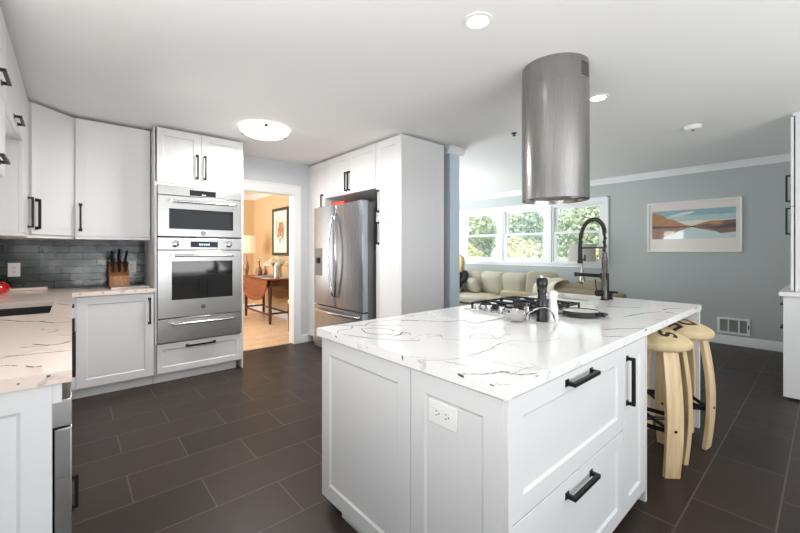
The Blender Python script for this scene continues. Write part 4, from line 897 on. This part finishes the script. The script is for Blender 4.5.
t = thing('flower_vase', 'silvery cylinder vase of cream flowers on the drop-leaf table', 'vase', (2.70, 6.33, .7805))
MB().lathe((2.70, 6.33, .781), [(.07, 0), (.07, .24), (.066, .24), (.066, .2)], 32, caps=False).build('vase_body', M_vase, t, 0, 40)
m = MB(); mp = MB()
for k in range(16):
    a = random.uniform(0, 2*PI); r = random.uniform(.0, .19); p = Vector((2.70+r*math.cos(a), 6.33+r*math.sin(a), .781+.33-r*.45+random.uniform(-.02, .03)))
    m.tube([(2.70+r*.2*math.cos(a), 6.33+r*.2*math.sin(a), .98), p], .004, 5)
    for j in range(40):
        v = Vector((random.gauss(0, 1), random.gauss(0, 1), random.gauss(0, 1)+.4)).normalized(); s = v.orthogonal().normalized(); u = v.cross(s); c = p+v*.03
        mp.quad(c-s*.03, c+v*.02+u*.026, c+s*.03, c-u*.026+v*.012)
m.build('stems', M_leafg, t); mp.build('blossoms', M_petal, t, smooth=0)
tag(MB().box(2.50, 2.80, 6.55, 6.80, .7805, .804).build('book', M_bluepaper, bev=.003), 'blue-grey book lying on the drop-leaf table behind the flowers', 'book')
tag(MB().box(2.48, 2.60, 6.26, 6.50, .7805, .785).build('paper_stack', M_paper), 'white papers at the edge of the drop-leaf table', 'papers')
tag(MB().box(2.72, 2.88, 6.16, 6.26, .7805, .79).build('booklet', M_paper, bev=.001), 'pale booklet in front of the flower vase on the drop-leaf table', 'booklet')
t = thing('dining_chair', 'dark dining chair with a pale seat half hidden behind the doorway casing', 'chair', (2.74, 5.3, 0))
for x in (2.54, 2.90):
    for y in (5.11, 5.49): MB().extr([(x-.02, y-.02, .007), (x+.02, y-.02, .007), (x+.02, y+.02, .007), (x-.02, y+.02, .007)], (0, 0, .43)).build('leg', M_mahogdark, t, .003)
MB().box(2.51, 2.93, 5.08, 5.52, .43, .50).build('seat', M_cream, t, .02)
m = MB()
for y in (5.10, 5.48): m.box(2.90, 2.935, y, y+.04, .50, 1.02)
m.box(2.90, 2.93, 5.14, 5.48, .90, 1.02); m.box(2.905, 2.925, 5.14, 5.48, .62, .68); m.build('backrest', M_mahogdark, t, .004)

# ------------------------------------------------------------------ living room
def cushion(mb, c, size, rot=None, puff=.35, n=8):
    c = Vector(c); hx, hy, hz = [s/2 for s in size]; rot = rot or Matrix.Identity(3)
    bm = bmesh.new(); bmesh.ops.create_cube(bm, size=2); bmesh.ops.subdivide_edges(bm, edges=bm.edges, cuts=n, use_grid_fill=True)
    bm.verts.ensure_lookup_table(); bm.verts.index_update(); vs = []
    for v in bm.verts:
        x, y, z = v.co; e = max(abs(y), abs(z)); q = (1-puff*e**5)
        rr = (abs(y)**6+abs(z)**6)**(1/6) or 1; k = min(1, max(abs(y), abs(z))/rr*1.0) if rr else 1
        r2 = (abs(x)**5+e**5)**.2; kk = max(abs(x), e)/r2 if r2 else 1
        vs.append(c+rot @ Vector((x*hx*q*kk, y*hy*k*(.5+.5*kk), z*hz*k*(.5+.5*kk))))
    mb.add(vs, [[v.index for v in f.verts] for f in bm.faces]); bm.free()
def RY(a): return Matrix.Rotation(math.radians(a), 3, 'Y')
def RZ(a): return Matrix.Rotation(math.radians(a), 3, 'Z')
t = thing('sofa', 'beige sofa with loose back cushions along the window wall', 'sofa', (6.0, 4.5, 0))
MB().box(5.52, 6.48, 3.05, 6.0, .06, .27).build('base', M_beige, t, .02)
MB().box(6.28, 6.50, 3.05, 6.0, .27, .74).build('back_frame', M_beige, t, .05)
MB().box(5.50, 6.49, 6.0, 6.2, .06, .60).build('arm', M_beige, t, .05)
for k in range(3): m = MB(); cushion(m, (5.84, 3.54+k*.97, .355), (.17, .96, .78), RY(90), .2); m.build('seat_cushion', M_beige, t, 0, 60)
for k in range(1, 6): m = MB(); cushion(m, (6.14, 3.30+k*.485, .625), (.26, .50, .46), RY(-14) , .5); m.build('back_cushion', M_beige, t, 0, 60)
for x in (5.58, 6.42):
    for y in (3.12, 5.9): MB().cyl((x, y, 0.001), (x, y, .06), .025, n=12).build('foot', M_mahogdark, t)
m = MB(); cushion(m, (6.02, 3.20, .68), (.2, .52, .46), RZ(38) @ RY(-12), .55)
tag(m.build('throw_pillow', M_beige, smooth=60), 'plump beige pillow at the near end of the sofa, under the windows', 'pillow')
m = MB(); cushion(m, (5.90, 4.585, .58), (.15, .34, .30), RZ(-20) @ RY(-20), .5)
tag(m.build('throw_pillow', M_beige, smooth=60), 'small beige pillow beside the person on the sofa', 'pillow')
t = thing('loveseat', 'khaki loveseat in the corner below the lamp, beyond the island', 'loveseat', (6.0, 2.5, 0))
MB().box(5.50, 6.40, 2.06, 2.98, .06, .40).build('base', M_khaki, t, .03)
MB().box(5.42, 5.62, 2.06, 2.98, .06, .70).build('back_frame', M_khaki, t, .05)
MB().box(5.60, 6.40, 2.02, 2.2, .06, .6).build('arm', M_khaki, t, .04)
m = MB(); cushion(m, (5.70, 2.60, .60), (.24, .62, .32), RY(10), .35); m.build('back_cushion', M_khaki, t, 0, 60)
m = MB(); cushion(m, (5.70, 2.25, .66), (.24, .26, .30), RY(8), .3); m.build('back_cushion', M_khaki, t, 0, 60)
m = MB(); cushion(m, (6.0, 2.6, .46), (.14, .8, .7), RY(90), .2); m.build('seat_cushion', M_khaki, t, 0, 60)
# fleece thrown over the loveseat
m = MB(); nx_, ny_ = 18, 12; vs = []
for i in range(nx_):
    for j in range(ny_):
        u, v = i/(nx_-1), j/(ny_-1); prof = [(5.385, .42), (5.39, .62), (5.41, .73), (5.50, .775), (5.62, .80), (5.78, .80), (5.90, .72)]
        k = u*(len(prof)-1); a = min(int(k), len(prof)-2); f_ = k-a; x = prof[a][0]*(1-f_)+prof[a+1][0]*f_; z = prof[a][1]*(1-f_)+prof[a+1][1]*f_
        vs.append((x-.012*math.sin(v*9+u*3), 2.66+.34*v+.02*math.sin(u*7), z+.012*math.sin(v*11+u*4)))
m.add(vs, [(i*ny_+j, (i+1)*ny_+j, (i+1)*ny_+j+1, i*ny_+j+1) for i in range(nx_-1) for j in range(ny_-1)])
th = m.build('throw_blanket', M_cream, smooth=60); sm = th.modifiers.new('thickness', 'SOLIDIFY'); sm.thickness = .022; sm.offset = 1
sb_ = th.modifiers.new('subdivision', 'SUBSURF'); sb_.levels = 1; sb_.render_levels = 1
tag(th, 'cream fleece throw draped over the khaki loveseat', 'throw blanket')
t = thing('accent_chair', 'low tan upholstered chair with its back to the island', 'chair', (5.1, 2.98, 0))
MB().box(4.86, 4.98, 2.70, 3.27, .12, .655).build('backrest', M_tanfab, t, .03); MB().box(4.985, 5.36, 2.70, 3.27, .16, .40).build('seat', M_tanfab, t, .04)
for x in (4.90, 5.32):
    for y in (2.74, 3.23): MB().cyl((x, y, .001), (x, y, .16), .018, n=10).build('leg', M_mahogdark, t)
t = thing('floor_lamp', 'lamp with a pale grey drum shade standing in front of the right window', 'lamp', (6.47, 2.78, .5))
t.location = (6.40, 2.70, .001); WL[t] = Vector(t.location)
MB().lathe((6.40, 2.70, .001), [(.12, 0), (.12, .02), (.02, .03), (.016, .70), (.05, .72), (.055, .80), (.02, .84), (.03, .92), (.014, .96), (.012, 1.18)], 24).build('stand', M_vase, t, 0, 50)
MB().lathe((6.40, 2.70, 1.075), [(.205, 0), (.195, .29), (.192, .29), (.202, 0)], 40, caps=False).build('lamp_shade', M_shade, t, 0, 40)

# a person reclining on the sofa, mostly hidden by the end of the partition
t = thing('person', 'blond person in black clothing sitting back on the sofa beside the partition', 'person', (5.95, 4.95, .44))
def skin(name, chains, m, parent, root=0, sub=2):
    vs, es, rs, idx = [], [], [], {}; starts = []; used = set()
    for ch in chains:
        prev = None
        for key, p, r in ch:
            if key is None or key not in idx:
                vs.append(p); rs.append(r); i = len(vs)-1
                if key is not None: idx[key] = i
            else: i = idx[key]
            if prev is not None: es.append((prev, i))
            if prev is None and (key is None or ch is chains[0] or key not in used): starts.append(i)
            if key is not None: used.add(key)
            prev = i
    me = bpy.data.meshes.new(name); L = WL[parent]; me.from_pydata([Vector(v)-L for v in vs], es, [])
    o = bpy.data.objects.new(name, me); COL.objects.link(o); o.parent = parent; WL[o] = L
    o.modifiers.new('skin', 'SKIN'); s = o.modifiers.new('subdivision', 'SUBSURF'); s.levels = sub; s.render_levels = sub
    if not me.skin_vertices: 
        bm = bmesh.new(); bm.from_mesh(me); bm.verts.layers.skin.verify(); bm.to_mesh(me); bm.free()
    for k, d in enumerate(me.skin_vertices[0].data): d.radius = (rs[k] if isinstance(rs[k], tuple) else (rs[k], rs[k])); d.use_root = k in starts
    me.materials.append(m)
    me.polygons.foreach_set('use_smooth', [True]*len(me.polygons)); o.modifiers['skin'].use_smooth_shade = True
    return o
by = 4.93
T = lambda x, y, z: (x-.09, by+y, z)
bd = skin('body', [[('pelvis', T(5.86, 0, .545), (.10, .08)), ('belly', T(5.91, 0, .66), (.09, .07)), ('chest', T(5.985, 0, .79), (.09, .07)), ('neck0', T(6.03, 0, .90), (.07, .06)), ('neck', T(6.03, 0, .955), .048), ('head0', T(6.00, 0, 1.02), (.07, .08)), ('head1', T(6.0, 0, 1.09), (.072, .085)), ('crown', T(6.01, 0, 1.14), (.05, .06))],
    [('chest', 0, 0), (None, T(5.99, .10, .805), .045), ('shl', T(5.98, .175, .79), .042), (None, T(5.93, .225, .72), .042), (None, T(5.85, .23, .65), .044), ('wl', T(5.68, .14, .60), .032), (None, T(5.62, .11, .60), .034)],
    [('chest', 0, 0), (None, T(5.99, -.10, .805), .045), ('shr', T(5.98, -.175, .79), .042), (None, T(5.93, -.225, .72), .042), (None, T(5.85, -.23, .645), .044), ('wr', T(5.68, -.14, .59), .032), (None, T(5.62, -.10, .585), .034)],
    [('pelvis', 0, 0), (None, T(5.78, .09, .53), .07), (None, T(5.42, .12, .53), .062), (None, T(5.40, .13, .30), .05), (None, T(5.42, .13, .09), .038), (None, T(5.28, .14, .045), .036)],
    [('pelvis', 0, 0), (None, T(5.78, -.09, .53), .07), (None, T(5.42, -.12, .53), .062), (None, T(5.40, -.13, .30), .05), (None, T(5.42, -.13, .09), .038), (None, T(5.28, -.14, .045), .036)]], M_skin, t)
def limb(nm, ch, m): return skin(nm, [[(None, p, r) for p, r in c] for c in ch], m, bd)
sw = skin('sweater', [[(None, T(5.85, 0, .53), (.175, .135)), (None, T(5.89, 0, .61), (.165, .125)), (None, T(5.94, 0, .71), (.16, .115)), (None, T(5.99, 0, .81), (.165, .105)), (None, T(6.01, 0, .86), (.13, .095)), (None, T(6.03, 0, .905), (.08, .075))]]+
    [[(None, T(5.995, s*.11, .825), .07), (None, T(5.985, s*.18, .805), .072), (None, T(5.93, s*.225, .72), .062), (None, T(5.85, s*.23, .65), .057), (None, T(5.70, s*.15, .602), .044)] for s in (-1, 1)], M_blackcloth, bd)
tr_ = skin('trousers', [[(None, T(5.88, 0, .655), (.15, .11)), (None, T(5.86, 0, .54), (.165, .125)), (None, T(5.82, 0, .50), (.14, .10))]]+
    [[(None, T(5.85, s*.08, .535), .09), (None, T(5.72, s*.11, .54), .095), (None, T(5.46, s*.12, .54), .078), (None, T(5.405, s*.125, .48), .074), (None, T(5.40, s*.13, .30), .062), (None, T(5.415, s*.13, .13), .054)] for s in (-1, 1)], M_denim, bd)
for s in (-1, 1):
    ch = []
    for k, (dy, L) in enumerate(((-.024, .062), (-.008, .072), (.008, .068), (.022, .055))):
        b = T(5.615, s*(.105+dy*s if s > 0 else .10+dy), .60 if s > 0 else .585); b = Vector((5.52, by+s*.105+dy, .60 if s > 0 else .585))
        ch.append([(b, .0095), (b+Vector((-L*.5, 0, -.004)), .009), (b+Vector((-L*.85, 0, -.022)), .0075)])
    b = Vector((5.54, by+s*.105-s*.03, .598 if s > 0 else .583)); ch.append([(b, .011), (b+Vector((-.03, -s*.018, -.004)), .0095), (b+Vector((-.055, -s*.02, -.012)), .008)])
    for q in ch: limb('finger', [q], M_skin)
m = MB()
def ell(mb, c, r, n=16, cut=None):
    c = Vector(c); mb.lathe(c, [(max(1e-4, r[0]*math.sin(PI*k/10)), -r[2]*math.cos(PI*k/10)) for k in range(11)], n, caps=False)
hd_ = Vector(T(5.985, 0, 1.06))
for s in (-1, 1): q = MB(); ell(q, hd_+Vector((-.082, s*.03, .012)), (.010, .010, .008)); q.build('eye', M_dark, bd, 0, 60)
q = MB(); q.sweep([[hd_+Vector((-.075, -.008, .02)), hd_+Vector((-.075, .008, .02)), hd_+Vector((-.09, 0, .02))], [hd_+Vector((-.07, -.016, -.025)), hd_+Vector((-.07, .016, -.025)), hd_+Vector((-.098, 0, -.022))]]); q.build('nose', M_skin, bd, .004)
q = MB(); q.box(hd_.x-.088, hd_.x-.07, by-.024, by+.024, hd_.z-.052, hd_.z-.042); q.build('mouth', mat('lips', (186, 110, 100), .5), bd, .004)
for s in (-1, 1): q = MB(); ell(q, hd_+Vector((.01, s*.082, 0)), (.014, .01, .03)); q.build('ear', M_skin, bd, 0, 60)
hs = []
for k in range(15):
    a = math.radians(-105+210*k/14); d = Vector((math.cos(a), math.sin(a), 0))
    hs.append([(None, hd_+Vector((.0, 0, .098))+d*.02, .03), (None, hd_+d*.082+Z*.05, .034), (None, hd_+d*.1-Z*.05, .034), (None, hd_+d*.105+Vector((-.03, 0, -.15)), .03), (None, hd_+d*.115+Vector((-.04, 0, -.23)), .014)])
q = MB()
for h in hs: q.tube([p for _, p, _ in h], [r for _, _, r in h], 8)
q.build('hair', M_hair, bd, 0, 80)
q = MB()
for s in (-1, 1): q.box(5.11, 5.37, by+s*.135-.045, by+s*.135+.045, .002, .085)
q.build('shoes', M_dark, bd, .03)

# ------------------------------------------------------------------ outdoors beyond the windows
def leafmat(name, c1, c2):
    m = mat(name, c1, .7); nt, b = nodes(m); tc = nt.nodes.new('ShaderNodeTexCoord'); n = nt.nodes.new('ShaderNodeTexNoise'); n.inputs['Scale'].default_value = 5; n.inputs['Detail'].default_value = 3
    nt.links.new(tc.outputs['Object'], n.inputs['Vector']); r = nt.nodes.new('ShaderNodeValToRGB'); r.color_ramp.elements[0].position = .38; r.color_ramp.elements[1].position = .62
    r.color_ramp.elements[0].color = s2l(c2)+(1,); r.color_ramp.elements[1].color = s2l(c1)+(1,); nt.links.new(n.outputs[0], r.inputs[0]); nt.links.new(r.outputs[0], b.inputs['Base Color'])
    return m
L_dark = leafmat('dark_leaves', (176, 192, 160), (120, 142, 112)); L_mid = leafmat('mid_leaves', (206, 216, 180), (150, 168, 128)); L_yel = leafmat('yellow_leaves', (238, 232, 172), (196, 200, 140))
M_bark = mat('bark', (92, 78, 66), .9, bump=.6, bscale=20); M_lawn = mat('lawn', (120, 150, 84), .9, vary=.2, vscale=8)
g = MB().box(6.8, 40, -12, 34, -.5, -.4).build('ground_lawn', M_lawn); struct(g)
def bush(name, label, x, y, z0, r, h, lm, n, ls, trunk=True):
    t = thing(name, label, 'tree' if trunk else 'shrub', (x, y, -.4))
    m = MB(); blobs = [(Vector((x+random.uniform(-.45, .45)*r, y+random.uniform(-.6, .6)*r, z0+h*random.uniform(.25, .8))), r*random.uniform(.4, .6)) for _ in range(9)]+[(Vector((x, y, z0+h*.5)), r*.62)]
    for k in range(n):
        c, rr = random.choice(blobs); v = Vector((random.gauss(0, 1), random.gauss(0, 1), random.gauss(0, 1))).normalized(); p = c+Vector((v.x*rr, v.y*rr, v.z*rr*h/(2*r)))*random.uniform(.75, 1.05)
        a = Vector((random.gauss(0, 1), random.gauss(0, 1), random.gauss(0, 1))).normalized(); b = a.cross(v); b = b.normalized() if b.length > 1e-3 else X; s = ls*random.uniform(.6, 1.3)
        m.quad(p-a*s, p+b*s*.5, p+a*s, p-b*s*.5)
    m.build('foliage', lm, t, smooth=0)
    m = MB()
    if trunk: m.tube([(x, y, -.4), (x+.05, y, z0+h*.3), (x, y+.1, z0+h*.7)], [.14, .11, .05], 10)
    else:
        for k in range(5): a = 2*PI*k/5; m.tube([(x+.05*math.cos(a), y+.05*math.sin(a), -.4), (x+r*.35*math.cos(a), y+r*.35*math.sin(a), z0+h*.5)], [.03, .015], 6)
    m.build('trunk' if trunk else 'stems', M_bark, t)
for i, (y, h) in enumerate(((12.9, 3.3), (10.3, 3.0), (7.75, 3.3), (5.2, 3.0), (2.6, 3.2))):
    bush('garden_tree', ['dark green tree outside, leftmost in the left window', 'pale green tree outside, behind the first mullion of the windows', 'dark green tree outside, in the middle window', 'pale green tree outside, at the left of the right window', 'green tree outside, at the right edge of the right window'][i], 13.2, y, -.2, 1.15, h, L_mid if i % 2 else L_dark, 5200, .1)
for i, (y, h) in enumerate(((8.1, 1.9), (6.2, 2.0), (4.35, 1.7))):
    bush('yellow_shrub', ['yellow-green shrub outside, seen at the edge of the left window', 'yellow-green shrub outside, seen in the middle window', 'yellow-green shrub outside, seen in the right window'][i], 10.2, y, -.35, .72, h, L_yel, 3200, .07, False)
for i, (x, y, h) in enumerate(((17.5, 17.3, 3.6), (17.5, 13.6, 4.0), (17.5, 9.9, 3.7), (17.5, 6.2, 4.1), (17.5, 2.5, 3.8))):
    bush('far_tree', 'hazy green tree in the furthest row outside, %s' % ('at its left end', 'second from its left end', 'in its middle', 'second from its right end', 'at its right end')[i], x, y, -.2, 1.7, h, L_mid, 4200, .14)
